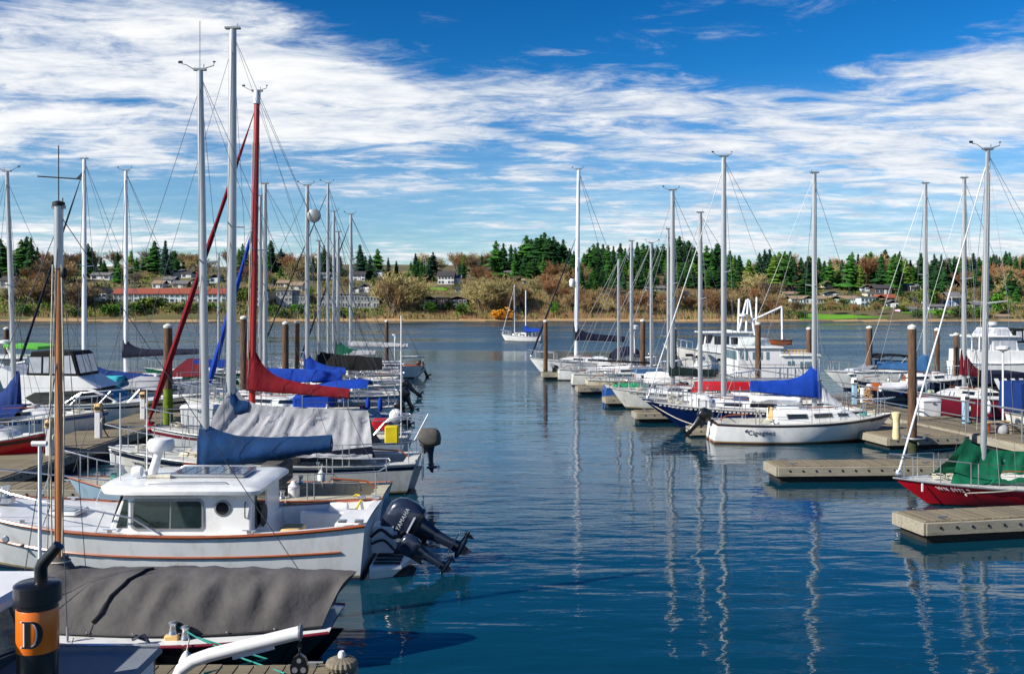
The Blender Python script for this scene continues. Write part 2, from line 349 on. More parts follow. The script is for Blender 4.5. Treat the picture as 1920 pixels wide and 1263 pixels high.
# ------------------------------------------------------------------ houses on the far shore
winm = M('house_window', (52, 66, 80), .1, .3, 1.0, coat=.3); trimm = M('house_trim', (214, 214, 210), .6)
def hm(n, c): return M(n, c, .8, .12, .5)
def house(label, p0, p1, ytop, ybot, wall, roof, gable='x', rows=1, cols=4, depth=None, name='house', roofh=.35, chim=False, door=True, porch=False):
    HB.append((p0, p1, ytop, ybot)); pc = (p0 + p1) / 2; Y = onground(pc, ybot); w = (p1 - p0) / F * Y; H = WZ(ytop, Y) - WZ(ybot, Y); dp = depth or max(6, min(11, w * .8)); zb = WZ(ybot, Y); X = WX(pc, Y)
    e = empty(name, (X, Y, zb), 0, label, 'house' if name == 'house' else 'building'); rh = H * roofh; wh = H - rh; hw = w / 2
    if gable == 'flat': MB().box((0, dp / 2, (wh + rh - .4) / 2 - 2), (w, dp, wh + rh - .4 + 4)).build('wall', wall, e); MB().box((0, dp / 2, wh + rh - .2), (w + .6, dp + .8, .35)).build('roof', roof, e); wh = wh + rh - .5
    else:
        MB().box((0, dp / 2, wh / 2 - 2), (w, dp, wh + 4)).build('wall', wall, e)
        o = .45; mb = MB(); t = .22
        if gable == 'x':   # ridge runs along the shore
            A = [(-hw - o, -o, wh - .15), (hw + o, -o, wh - .15), (hw + o, dp / 2, wh + rh), (-hw - o, dp / 2, wh + rh)]; B = [(-hw - o, dp / 2, wh + rh), (hw + o, dp / 2, wh + rh), (hw + o, dp + o, wh - .15), (-hw - o, dp + o, wh - .15)]
            ga = [[(sx * hw, 0, wh), (sx * hw, dp, wh), (sx * hw, dp / 2, wh + rh - .1)] for sx in (-1, 1)]
        else:              # gable end faces the water
            A = [(-hw - o, -o, wh - .15), (0, -o, wh + rh), (0, dp + o, wh + rh), (-hw - o, dp + o, wh - .15)]; B = [(0, -o, wh + rh), (hw + o, -o, wh - .15), (hw + o, dp + o, wh - .15), (0, dp + o, wh + rh)]
            ga = [[(-hw, yy, wh), (hw, yy, wh), (0, yy, wh + rh - .1)] for yy in (0, dp)]
        for q in (A, B): mb.poly(q, t, (0, 0, 1))
        rf = mb.build('roof', roof, e, smooth=False)
        for g in ga: MB().poly(g, .05, (0, 0, -1)).build('gable', wall, e, smooth=False)
        if chim: MB().box((hw * .4, dp * .55, wh + rh), (.9, .9, 1.6)).build('chimney', hm('brick', (130, 84, 66)), rf)
    for r in range(rows):
        rhh = wh / rows; wz = r * rhh + rhh * .52; ww = w / cols
        for c in range(cols):
            cx = -hw + ww * (c + .5); sw, shh = min(ww * .62, 2.2), min(rhh * .55, 1.6)
            if door and r == 0 and c == cols // 2:
                MB().box((cx, -.03, rhh * .4), (min(1.1, ww * .6), .08, rhh * .8)).build('door', trimm, e); continue
            f = MB().box((cx, -.04, wz), (sw + .24, .1, shh + .24)).build('window', trimm, e); MB().box((cx, -.09, wz), (sw, .06, shh)).build('pane', winm, f)
    if porch: MB().box((0, -1.1, wh * .98), (w * .9, 2.2, .2)).box((-hw * .85, -2.1, wh * .45), (.18, .18, wh)).box((hw * .85, -2.1, wh * .45), (.18, .18, wh)).build('porch', trimm, e)
    return e, w, H, dp
white = hm('house_white', (240, 240, 238)); cream = hm('house_cream', (228, 220, 194)); greyw = hm('house_grey', (150, 152, 150)); lblue = hm('house_pale_blue', (196, 214, 224)); orangeh = hm('house_orange', (206, 120, 66)); pinkh = hm('house_pink', (240, 190, 216)); tealw = hm('house_teal', (180, 208, 206)); darkw = hm('house_dark', (70, 60, 56)); bluew = hm('house_blue', (74, 126, 190)); tan = hm('house_tan', (170, 146, 110)); brickw = hm('house_brick', (150, 84, 62))
rf_red = hm('roof_red_tile', (146, 76, 56)); rf_gr = hm('roof_grey', (112, 112, 112)); rf_dk = hm('roof_dark', (66, 64, 66)); rf_br = hm('roof_brown', (150, 130, 108))
for i, (a, b) in enumerate([(212, 248), (250, 284), (286, 305), (307, 348), (350, 387), (389, 424)]):
    house(['end townhouse with red roof beside the bare hedge', 'second red roofed townhouse along the row', 'narrow red roofed townhouse with raised ridge', 'wide red roofed townhouse in the middle of the row', 'red roofed townhouse before the last of the row', 'last red roofed townhouse next to the tall hedge'][i], a, b, 541, 567, lblue if i % 2 else greyw, rf_red, 'x', 2, 4, 9, 'townhouse', .36)
house('pale gabled house left of the red roofed townhouses', 170, 199, 541, 566, lblue, rf_dk, 'y', 2, 3, 9)
house('white house half hidden under trees above the townhouses', 170, 205, 511, 524, white, rf_gr, 'x', 1, 3)
house('small white house above the red roofs', 286, 305, 526, 541, white, rf_br, 'x', 1, 3)
house('pale blue house with low roof on the hillside', 304, 326, 519, 532, white, rf_gr, 'x', 1, 3); house('upper white house with carport on the hillside', 318, 342, 505, 520, lblue, rf_gr, 'x', 1, 3)
house('pale house beside the upper white one', 340, 358, 508, 521, white, rf_dk, 'x', 1, 2); house('grey house below the pale pair on the hillside', 323, 350, 527, 540, tan, rf_gr, 'x', 1, 3)
house('cream house hidden by the tall masts', 358, 384, 520, 537, cream, rf_gr, 'y', 1, 2); house('small pale gabled house near the blue furled sail', 393, 412, 515, 530, lblue, rf_dk, 'y', 1, 2)
house('dark house at the far left under the firs', 0, 24, 518, 540, greyw, rf_dk, 'x', 1, 3)
for i, (a, b, t, bo, r, c) in enumerate([(470, 503, 547, 580, 3, 4), (518, 548, 543, 577, 3, 4), (546, 573, 551, 577, 2, 5), (603, 640, 550, 577, 2, 6), (641, 675, 550, 578, 2, 6), (676, 711, 551, 578, 2, 6)]):
    house(['grey apartment block beside the leaning white mast', 'taller grey apartment block with stacked balconies', 'small grey apartment block behind furled sails', 'long grey apartment block with two window rows', 'middle section of the long grey apartments', 'end section of the grey apartments by the big bare tree'][i], a, b, t, bo, greyw, rf_gr, 'flat', r, c, 12, 'apartment_block', .1)
house('low beige roofed hall above the apartments', 520, 542, 526, 538, tan, rf_br, 'x', 1, 4); house('pale flat house above the apartments', 543, 566, 529, 545, cream, rf_br, 'x', 1, 3)
house('white house high on the hill behind masts', 598, 628, 511, 522, lblue, rf_gr, 'x', 1, 3); house('white two storey house under the tall fir', 656, 684, 509, 526, white, rf_dk, 'x', 2, 4)
house('small white gabled cottage above the apartments', 660, 673, 538, 549, white, rf_gr, 'y', 1, 2); house('white cottage with peaked roof next to the small one', 675, 692, 532, 549, white, rf_gr, 'y', 1, 2); house('pale blue gable peeking between evergreens', 703, 717, 506, 518, lblue, rf_gr, 'y', 1, 2)
house('large pale three storey house with twin gables', 821, 851, 508, 533, white, rf_dk, 'x', 2, 5, 10, chim=True); house('lower wing of the pale three storey house', 852, 864, 516, 531, white, rf_gr, 'x', 1, 2)
house('dark wooden lodge with gabled end near the beach', 785, 818, 555, 577, darkw, rf_br, 'y', 2, 4, 9, 'apartment_block', .25); house('dark wooden lodge wing with balconies by the beach', 841, 876, 555, 577, darkw, rf_br, 'y', 2, 4, 9, 'apartment_block', .25); house('narrow dark link between the two lodge wings', 819, 840, 557, 577, brickw, rf_dk, 'flat', 2, 2, 8, 'apartment_block', .2)
house('small dark roofed house below the three storey house', 853, 880, 537, 548, greyw, rf_dk, 'x', 1, 3); house('long low red brown building on the ridge', 915, 955, 514, 524, brickw, rf_red, 'x', 1, 4); house('white gabled house on top of the ridge', 944, 963, 507, 516, white, rf_gr, 'x', 1, 2); house('low tan roofed house in the ridge clearing', 980, 1013, 522, 532, cream, rf_br, 'x', 1, 4)
house('white house among firs behind the masts', 1258, 1292, 546, 560, white, rf_dk, 'x', 1, 3); house('grey roofed house deep under the conifers', 1210, 1246, 536, 546, greyw, rf_gr, 'x', 1, 3)
for i, (a, b) in enumerate([(1484, 1506), (1506, 1526), (1533, 1553), (1553, 1581), (1581, 1609)]):
    house(['first pale teal house of the waterfront row', 'gabled teal house second in the waterfront row', 'teal house just past the tall mast in the row', 'double fronted teal house in the waterfront row', 'last teal house of the waterfront row'][i], a, b, 555, 569, tealw, rf_br, 'y' if i % 2 else 'x', 1, 4, 8)
house('brown roofed house above the teal row', 1470, 1500, 547, 557, cream, rf_br, 'x', 1, 4); house('small white gabled house high above the teal row', 1458, 1473, 536, 545, white, rf_br, 'y', 1, 2); house('pale teal gabled house above the middle of the row', 1550, 1574, 546, 557, tealw, rf_gr, 'y', 1, 3)
house('cream gabled house up beside the evergreens', 1543, 1562, 527, 540, cream, rf_br, 'y', 1, 2); house('pale blue villa on the upper slope', 1614, 1637, 534, 547, lblue, rf_gr, 'y', 2, 3); house('dark brown house with wide roof on the slope', 1640, 1672, 534, 552, darkw, rf_dk, 'x', 1, 4); house('cream flat house above the orange one', 1626, 1652, 548, 558, cream, rf_gr, 'flat', 1, 4)
house('pale blue two storey house left of the orange one', 1614, 1642, 556, 574, lblue, rf_gr, 'flat', 2, 4); house('bright orange house on the waterfront slope', 1641, 1661, 553, 571, orangeh, rf_red, 'y', 2, 2); house('brick house attached behind the orange one', 1660, 1678, 552, 569, brickw, rf_red, 'x', 2, 2); house('white gabled cottage above the hedge', 1662, 1686, 563, 577, white, rf_gr, 'y', 1, 3); house('pink cottage with grey roof near the lawn', 1690, 1722, 576, 585, pinkh, rf_gr, 'x', 1, 4)
house('grey chalet on stilts among bare trees', 1702, 1724, 532, 545, greyw, rf_gr, 'x', 1, 3, porch=True); house('dark cabin under bare trees right of the chalet', 1715, 1745, 558, 569, darkw, rf_dk, 'x', 1, 3); house('blue house with overhanging grey roof', 1778, 1803, 548, 574, bluew, rf_gr, 'x', 2, 3, porch=True); house('low pale house beside the blue one', 1742, 1772, 571, 580, lblue, rf_gr, 'x', 1, 4); house('grey bungalow at the far right of the shore', 1826, 1870, 566, 580, greyw, rf_gr, 'x', 1, 5)
house('pale boat shed low on the far right shore', 1862, 1896, 590, 598, cream, rf_br, 'x', 1, 3)
# ------------------------------------------------------------------ trees
barkm = M('tree_bark', (122, 108, 90), .9, .25, 4)
fir = [M('fir_needles_%s' % c, col, .8, .45, 14, rand=.35, spec=.2) for c, col in (('a', (36, 76, 36)), ('b', (52, 100, 34)), ('c', (32, 62, 44)), ('d', (84, 116, 38)))]
twigs = [M('twigs_%s' % c, col, .9, .3, 10, rand=.22, spec=.2) for c, col in (('a', (160, 136, 98)), ('b', (152, 114, 82)), ('c', (172, 160, 110)), ('d', (122, 106, 84)))]
leafm = [M('shrub_%s' % c, col, .85, .4, 12, rand=.3, spec=.2) for c, col in (('a', (74, 118, 36)), ('b', (54, 78, 36)), ('c', (100, 118, 46)), ('d', (196, 136, 44)))]
def fir_mesh(seed, slim, ragged):
    r = random.Random(seed); mb = MB(); N = 30
    for i in range(N):
        t = (i / N) ** .92; z = .10 + .88 * t
        rr = slim * (1 - t) ** .86 * (1 + ragged * 1.5 * (r.random() - .5)) + .008
        if t < .12: rr *= .45 + t * 4.5
        nb = 9 if t < .8 else 6; a0 = r.random() * 6.3
        for k in range(nb):
            if r.random() < ragged * .28: continue
            a = a0 + 6.283 * k / nb + r.uniform(-.3, .3); L = rr * r.uniform(.65, 1.2); w = .36 * L + .012; ca, sa = math.cos(a), math.sin(a); dz = -L * r.uniform(.05, .5)
            tip = (ca * L, sa * L, z + dz); base = (0, 0, z + .012); m1 = (ca * L * .55 - sa * w, sa * L * .55 + ca * w, z + dz * .7 - .012); m2 = (ca * L * .55 + sa * w, sa * L * .55 - ca * w, z + dz * .7 - .012)
            mid = (ca * L * .5, sa * L * .5, z + dz * .3 + .018)
            mb.add([base, m1, tip, m2, mid], [(0, 1, 4), (1, 2, 4), (2, 3, 4), (3, 0, 4)])
            for q in range(2):
                f = r.uniform(.4, 1.0); ox, oy = r.uniform(-w, w), r.uniform(-w, w); c = (ca * L * f + ox, sa * L * f + oy, z + dz * f - r.uniform(0, .03)); e = .022
                mb.add([c, (c[0] + r.uniform(-e, e), c[1] + r.uniform(-e, e), c[2] - .03), (c[0] + r.uniform(-e, e), c[1] + r.uniform(-e, e), c[2] + .012)], [(0, 1, 2)])
    return mb
def trunk_mesh(h, r0):
    return MB().tube([(0, 0, -.06), (0, 0, h * .4), (0.004, 0, h)], [r0, r0 * .7, r0 * .15], 6)
def bare_mesh(seed, spread, upright):
    r = random.Random(seed); tr = MB(); cr = MB()
    def branch(p, d, L, w, lev):
        d = Vector(d).normalized(); p = Vector(p); q = p + d * L * .55 + Vector((r.uniform(-1, 1), r.uniform(-1, 1), r.uniform(0, .6))) * L * .08; e = p + d * L
        if lev < 2: tr.tube([p, q, e], [w, w * .75, w * .45], 4, cap=False)
        else:
            s = d.cross(Vector((r.uniform(-1, 1), r.uniform(-1, 1), r.uniform(-1, 1)))).normalized() * max(w, .0035)
            cr.add([p - s, p + s, q + s * .7, e, q - s * .7], [(0, 1, 2, 3, 4)])
        if lev >= 4: return
        n = (6, 5, 5, 4)[lev]
        for k in range(n):
            f = r.uniform(.35, 1.0); b = p + (e - p) * f; nd = d * upright + Vector((r.uniform(-1, 1), r.uniform(-1, 1), r.uniform(-.25, .9))) * spread
            branch(b, nd, L * r.uniform(.5, .78), w * .55, lev + 1)
    for k in range(3):
        branch((0, 0, -.03), (r.uniform(-.35, .35), r.uniform(-.35, .35), 1), .34, .014, 0)
    top = max(v[2] for v in cr.v)
    for mb in (tr, cr): mb.v = [(x / top, y / top, z / top) for x, y, z in mb.v]
    return tr, cr
def blob_mesh(seed, n=420):
    r = random.Random(seed); mb = MB()
    lobes = [(r.uniform(-.3, .3), r.uniform(-.3, .3), r.uniform(.3, .7), r.uniform(.2, .34)) for _ in range(7)]
    for i in range(n):
        x, y, z, R = lobes[i % 7]; d = Vector((r.gauss(0, 1), r.gauss(0, 1), r.gauss(0, 1))).normalized(); c = Vector((x, y, z)) + d * R * r.uniform(.75, 1.08); e = .07
        a = Vector((r.uniform(-e, e), r.uniform(-e, e), r.uniform(-e, e))); b = Vector((r.uniform(-e, e), r.uniform(-e, e), r.uniform(-e, e)))
        mb.add([c - a, c + b, c + a, c - b * .8], [(0, 1, 2, 3)])
    return mb
FIR = [(fir_mesh(i, s, g).mesh('fir_crown', fir[m], smooth=False), m) for i, (s, g, m) in enumerate([(.19, .5, 0), (.23, .7, 1), (.16, .6, 2), (.26, .5, 0), (.20, .9, 2), (.21, .5, 3), (.17, .8, 0), (.28, .4, 1)])]
FTR = trunk_mesh(.96, .016).mesh('fir_trunk', barkm)
BARE = []
for i, (sp, up, m) in enumerate([(.9, .7, 0), (.75, .9, 1), (1.0, .6, 2), (.8, .8, 3), (.7, 1.0, 0), (.9, .7, 1)]):
    t_, c_ = bare_mesh(50 + i, sp, up); BARE.append((t_.mesh('bare_trunk', barkm), c_.mesh('bare_crown', twigs[m], smooth=False)))
BLOB = [blob_mesh(80 + i).mesh('shrub_foliage', leafm[i % 4], smooth=False) for i in range(4)] ; STEM = trunk_mesh(.6, .03).mesh('shrub_stem', barkm)
ZN = [(130, 'at the far left end of the shore'), (215, 'left of the red roofed townhouses'), (330, 'behind the first red roofed townhouses'), (440, 'behind the last red roofed townhouses'), (560, 'above the taller grey apartments'), (740, 'above the long grey apartments'), (905, 'around the pale three storey house'), (985, 'beside the white house on the ridge'), (1075, 'on the highest point of the ridge'), (1180, 'on the ridge behind the channel mouth sloop'), (1290, 'on the ridge behind the trawler'), (1400, 'at the right end of the wooded ridge'), (1520, 'above the start of the teal house row'), (1640, 'above the end of the teal house row'), (1740, 'above the orange house'), (1830, 'around the blue house'), (9999, 'at the far right end of the shore')]
def zone(px):
    for a, z in ZN:
        if px < a: return z
def hs(h): return 'tall' if h > 17 else 'middling' if h > 11 else 'short'
HT = {0: 'dark green', 1: 'mid green', 2: 'bluish dark', 3: 'yellowish green'}
def add_fir(px, top, Y, k=None, wide=1.0):
    X = WX(px, Y); zb = ground(X, Y); h = max(4, WZ(top, Y) - zb); k = RN.randrange(len(FIR)) if k is None else k; me, m = FIR[k]
    e = empty('conifer_tree', (X, Y, zb), RN.uniform(0, 6.28), '%s %s conifer tree %s' % (hs(h), HT[m], zone(px)), 'tree', 'conifers ' + zone(px)); w = h * wide * 1.42 * RN.uniform(.75, 1.2)
    place('trunk', FTR, e, sca=(h, h, h)); place('crown', me, e, sca=(w, w, h))
def add_bare(px, py, h, Y=None, k=None, wide=1.0):
    Y = Y or onground(px, py); X = WX(px, Y); zb = ground(X, Y); k = RN.randrange(len(BARE)) if k is None else k
    e = empty('bare_tree', (X, Y, zb), RN.uniform(0, 6.28), '%s %s leafless tree %s' % ('tall' if h > 12 else 'middling' if h > 8 else 'short', ('tan', 'reddish brown', 'pale olive', 'grey brown', 'tan', 'reddish brown')[k], zone(px)), 'tree', 'bare trees ' + zone(px))
    w = h * wide; place('trunk', BARE[k][0], e, sca=(w, w, h)); place('crown', BARE[k][1], e, sca=(w, w, h))
def add_shrub(px, py, w, h, k, label=None):
    Y = onground(px, py); X = WX(px, Y); zb = ground(X, Y)
    e = empty('shrub', (X, Y, zb), RN.uniform(0, 6.28), label or '%s rounded shrub %s' % (('green', 'dark green', 'olive yellow', 'orange')[k], zone(px).replace('above', 'on the bank below').replace('behind', 'on the bank below')), 'shrub', None if label else 'shrubs ' + zone(px))
    place('stem', STEM, e, sca=(h, h, h)); place('crown', BLOB[k], e, sca=(w, w, h))
TOPS = [(0, 452), (12, 470), (40, 455), (50, 447), (58, 449), (70, 470), (92, 487), (123, 487), (150, 487), (165, 462), (172, 470), (220, 480), (246, 476), (268, 485), (290, 458), (310, 455), (324, 476), (330, 488), (455, 460), (448, 472),
        (508, 457), (500, 474), (527, 471), (587, 490), (608, 465), (615, 472), (675, 463), (708, 473), (694, 484), (728, 490), (743, 495), (786, 495), (812, 477), (805, 490), (870, 482), (903, 482), (921, 486),
        (930, 457), (944, 455), (958, 458), (966, 463), (976, 461), (987, 441), (996, 448), (1006, 444), (1014, 440), (1021, 436), (1030, 446), (1038, 441), (1046, 452), (1056, 449), (1068, 466), (1026, 480), (1034, 486), (1076, 470),
        (1095, 475), (1105, 466), (1113, 457), (1121, 453), (1131, 459), (1140, 458), (1150, 463), (1163, 457), (1172, 464), (1183, 459), (1195, 452), (1206, 456), (1214, 458), (1222, 455), (1232, 460), (1243, 456), (1254, 459), (1266, 446), (1274, 444), (1283, 452), (1291, 452), (1302, 461), (1313, 465), (1325, 460), (1335, 468), (1345, 455), (1356, 470), (1369, 468), (1378, 480), (1390, 497), (1404, 500),
        (1424, 480), (1434, 473), (1443, 470), (1452, 480), (1461, 478), (1471, 476), (1482, 475), (1490, 490), (1511, 496), (1518, 485), (1535, 490), (1546, 493), (1556, 490), (1570, 492), (1579, 491), (1590, 500), (1601, 497), (1612, 500), (1640, 489), (1652, 480), (1660, 473), (1673, 484), (1686, 498), (1698, 490), (1712, 500), (1727, 481), (1738, 494), (1752, 481), (1765, 482), (1780, 488), (1790, 484), (1800, 487), (1812, 490), (1825, 478), (1836, 486), (1846, 482), (1857, 488), (1868, 481), (1880, 490), (1890, 488), (1905, 487), (1918, 489), (1935, 480), (1960, 486), (-25, 455), (-50, 470)]
for i, (px, t) in enumerate(TOPS):
    big = 930 < px < 1385
    add_fir(px, t + RN.uniform(-2, 2) - (2 if big else 7), RN.uniform(430, 480) if big else RN.uniform(415, 470), k=(RN.choice((0, 1, 1, 3, 6, 0)) if big else None), wide=1.12 if big else 1.0)
for px in range(1090, 1385, 9): add_fir(px + RN.uniform(-4, 4), RN.uniform(492, 528), RN.uniform(372, 395), k=RN.choice((0, 1, 3, 6, 0)))
for px in range(1085, 1390, 7): add_fir(px + RN.uniform(-4, 4), RN.uniform(470, 508), RN.uniform(395, 445), k=RN.choice((0, 1, 1, 5, 3)))
for px in range(965, 1080, 9): add_fir(px, RN.uniform(475, 490), RN.uniform(410, 440), k=RN.choice((1, 3)))
for px, t, Y, k in [(222, 492, 400, 1), (868, 494, 415, 0), (790, 508, 405, 1), (805, 498, 410, 3), (700, 515, 400, 1), (1513, 503, 395, 3), (1600, 510, 420, 0), (1300, 490, 390, 5), (1755, 497, 400, 0), (1738, 505, 405, 1), (1770, 500, 395, 0), (430, 545, 352, 5), (583, 535, 352, 5), (500, 545, 354, 2), (170, 540, 350, 2), (140, 520, 380, 2), (1112, 500, 400, 1), (1130, 505, 395, 3), (1200, 500, 400, 1), (60, 500, 390, 2), (30, 495, 400, 2), (1895, 505, 390, 0), (1905, 540, 370, 1), (1850, 500, 400, 2)]:
    add_fir(px, t, Y, k, 1.25)
for i in range(70):
    px = RN.choice((RN.uniform(-30, 930), RN.uniform(1400, 1960))); add_fir(px, RN.uniform(468, 492), RN.uniform(420, 500))
for i in range(40):
    px = RN.uniform(-30, 1960); py = RN.uniform(515, 560)
    if not blocked(px, py, 24, 8): Yt = onground(px, py); add_fir(px, py - RN.uniform(18, 42), Yt, wide=1.1)
for i in range(90):
    px = RN.choice((RN.uniform(-30, 930), RN.uniform(-30, 930), RN.uniform(1400, 1960))); add_bare(px, 0, RN.uniform(7, 12), Y=RN.uniform(450, 540), wide=1.25)
# leafless trees on the bank and slope
add_bare(748, 592, 17.5, k=2, wide=1.25); add_bare(735, 594, 14, k=4, wide=1.1); add_bare(768, 590, 15, k=2, wide=1.2)
for px, py, h in [(905, 588, 13), (925, 585, 14), (950, 580, 13), (895, 575, 12), (915, 570, 11)]: add_bare(px, py, h, k=2, wide=1.15)
for i in range(64):
    px = RN.uniform(945, 1440); py = RN.uniform(552, 594) if px < 1085 else RN.uniform(570, 597)
    if not blocked(px, py, 22, 6): add_bare(px, py, RN.uniform(5.5, 10), k=RN.choice((0, 1, 4, 3, 5, 2)), wide=RN.uniform(.75, 1.15))
for i in range(26):
    px = RN.uniform(880, 1090); py = RN.uniform(520, 545)
    if not blocked(px, py, 22, 6): add_bare(px, py, RN.uniform(7, 10), wide=1.2)
for i in range(34):
    px = RN.uniform(-20, 720); py = RN.uniform(518, 548)
    if not blocked(px, py, 22, 6): add_bare(px, py, RN.uniform(5, 9), wide=1.15)
for i in range(14):
    px = RN.uniform(20, 215); py = RN.uniform(560, 592)
    if not blocked(px, py, 22, 6): add_bare(px, py, RN.uniform(7, 11), k=RN.choice((3, 0)), wide=1.3)
for i in range(34):
    px = RN.uniform(1410, 1940); py = RN.uniform(512, 545)
    if not blocked(px, py, 22, 6): add_bare(px, py, RN.uniform(6, 10), k=RN.choice((0, 1, 5)), wide=1.3)
for px, py, h in [(1625, 532, 14), (1650, 530, 15), (1670, 533, 13), (1575, 535, 12), (1420, 560, 12), (1440, 575, 12), (1450, 590, 8), (1495, 590, 6), (1600, 592, 5), (1640, 590, 5), (1860, 540, 12), (1880, 545, 12), (1900, 560, 11), (1840, 575, 8), (1790, 570, 8), (1760, 575, 6), (1555, 590, 6), (80, 535, 13), (100, 530, 12), (130, 540, 11), (560, 525, 10), (545, 522, 11), (1420, 592, 8), (1450, 596, 6)]:
    add_bare(px, py, h, wide=1.3)
for px, py, w, h, k in [(42, 594, 6, 4, 0), (95, 590, 5, 4, 0), (140, 596, 6, 3, 1), (208, 592, 7, 4, 0), (225, 590, 6, 3.5, 0), (275, 585, 8, 6, 2), (296, 580, 7, 5, 2), (250, 592, 8, 4, 0), (270, 594, 7, 3.5, 1), (330, 590, 7, 3, 2), (350, 586, 6, 3, 1), (380, 592, 6, 3, 2), (400, 590, 6, 3, 0), (455, 570, 6, 7, 2), (505, 590, 6, 3, 0), (555, 592, 7, 4, 0), (530, 595, 6, 2.5, 1), (640, 595, 7, 3, 2), (660, 597, 6, 2, 0), (806, 592, 5, 5, 0), (868, 595, 5, 5, 0), (840, 585, 6, 4, 1), (1040, 592, 4, 5, 0), (1270, 560, 5, 5, 1), (1222, 575, 5, 7, 1), (1505, 598, 4, 3, 1), (1640, 575, 9, 3, 1), (1655, 573, 9, 3, 1), (1690, 585, 5, 3, 2), (1620, 570, 5, 4, 2), (1735, 572, 7, 8, 2), (1745, 575, 6, 7, 0), (1580, 572, 5, 3, 2), (1555, 575, 6, 4, 2), (1720, 596, 5, 3, 1), (1760, 597, 6, 3, 0), (1800, 598, 7, 4, 1), (1830, 596, 6, 4, 0), (1875, 590, 6, 8, 0), (1850, 575, 6, 4, 1), (640, 520, 7, 4, 1), (510, 535, 6, 4, 2), (860, 545, 5, 3, 2), (880, 552, 5, 3, 2), (1210, 545, 5, 6, 0)]:
    add_shrub(px, py, w, h, k)
add_shrub(942, 600, 7, 4.8, 3, 'bright orange leafless shrub at the water edge mid shore')
def undergrowth():
    r = random.Random(5); mb = MB()
    for i in range(19000):
        px = r.uniform(-60, 1980); py = r.uniform(507, 598) if r.random() < .35 else r.uniform(556, 599)
        if 1495 < px < 1760 and py > 583: continue
        if 1640 < px < 1800 and py > 580: continue
        Y = onground(px, py); X = WX(px, Y)
        if Y - shoreY(X) < 7 or blocked(px, py, 7, 2): continue
        z = ground(X, Y); left = px < 720
        mi = r.choices((0, 1, 2, 3, 4), (3, 1.5, 2, 1.8, 1.6) if left or px > 1480 else (4, 5, 3, .5, .5))[0]
        H = r.uniform(.7, 2.4) if py > 556 else r.uniform(.5, 1.5)
        for k in range(7):
            cx, cy = X + r.uniform(-1.6, 1.6), Y + r.uniform(-1, 1); w = r.uniform(.15, .5); lx = r.uniform(-.6, .6); hh = H * r.uniform(.5, 1.1)
            if mi < 3: mb.add([(cx - w * .35, cy, z - .3), (cx + w * .35, cy, z - .3), (cx + lx, cy + r.uniform(-.4, .4), z + hh)], [(0, 1, 2)], mi)
            else: 
                zz = z + r.uniform(.0, hh); mb.add([(cx - w, cy + r.uniform(-.3, .3), zz), (cx + r.uniform(-.2, .2), cy, zz - .45), (cx + w, cy + r.uniform(-.3, .3), zz), (cx, cy, zz + .5)], [(0, 1, 2, 3)], mi)
    tag(mb.build('undergrowth', [twigs[0], twigs[1], twigs[2], leafm[1], leafm[2]], smooth=False), 'brown and green scrub covering the bank and hillside', kind='stuff')
undergrowth()
# ------------------------------------------------------------------ docks and piles
PL = {}
def plank_mesh(w, wd):
    k = (round(w, 2), round(wd, 2))
    if k not in PL: PL[k] = MB().rbox((0, 0, 0), (wd, w, .045), .006).mesh('plank', plankm, smooth=False)
    return PL[k]
def dock(name, label, p0, p1, width, z=.48, pw=.2, bolts=True, group=None, cat='dock', end=True):
    p0, p1 = Vector(p0), Vector(p1); d = p1 - p0; L = d.length; a = math.atan2(d.y, d.x)
    e = empty(name, (p0.x, p0.y, 0), a, label, cat, group); n = int(L / pw); me = plank_mesh(width - .02, pw - .012)
    for i in range(n):
        o = place('plank', me, e, (pw * (i + .5), RN.uniform(-.012, .012), z - .022 + RN.uniform(-.004, .004))); o.rotation_euler[2] = RN.uniform(-.006, .006)
    for s in (-1, 1): MB().rbox((L / 2, s * (width / 2 + .03), z - .16), (L + .06, .07, .26), .012).build('fascia', fascia, e)
    MB().rbox((-.06, 0, z - .16), (.08, width + .1, .26), .012).build('end_board', fascia, e)
    MB().box((L / 2, 0, z - .37), (L - .1, width - .1, .3)).box((L / 2, 0, -.06), (L - .25, width - .3, .5)).build('float', floatm, e)
    MB().rbox((L / 2, 0, .02), (L - .22, width - .27, .16), .02).build('weed_band', weed, e)
    if L < 14:
        for x in (.45, L * .5):
            for s in (-1, 1): MB().tube([(x - .13, s * (width / 2 - .1), z + .06), (x + .13, s * (width / 2 - .1), z + .06)], .017, 6).box((x, s * (width / 2 - .1), z + .03), (.09, .035, .06)).build('cleat', alud, e)
    if bolts:
        mb = MB(); k = .3
        while k < min(L, 11):
            for s in (-1, 1): mb.lathe([(.03, -.012), (.03, .012), (.018, .02)], 8, (k, s * (width / 2 + .068), z - .14), axis='Y')
            k += .38
        tag(mb.build('bolts', rubber, e), kind='stuff')
    return e
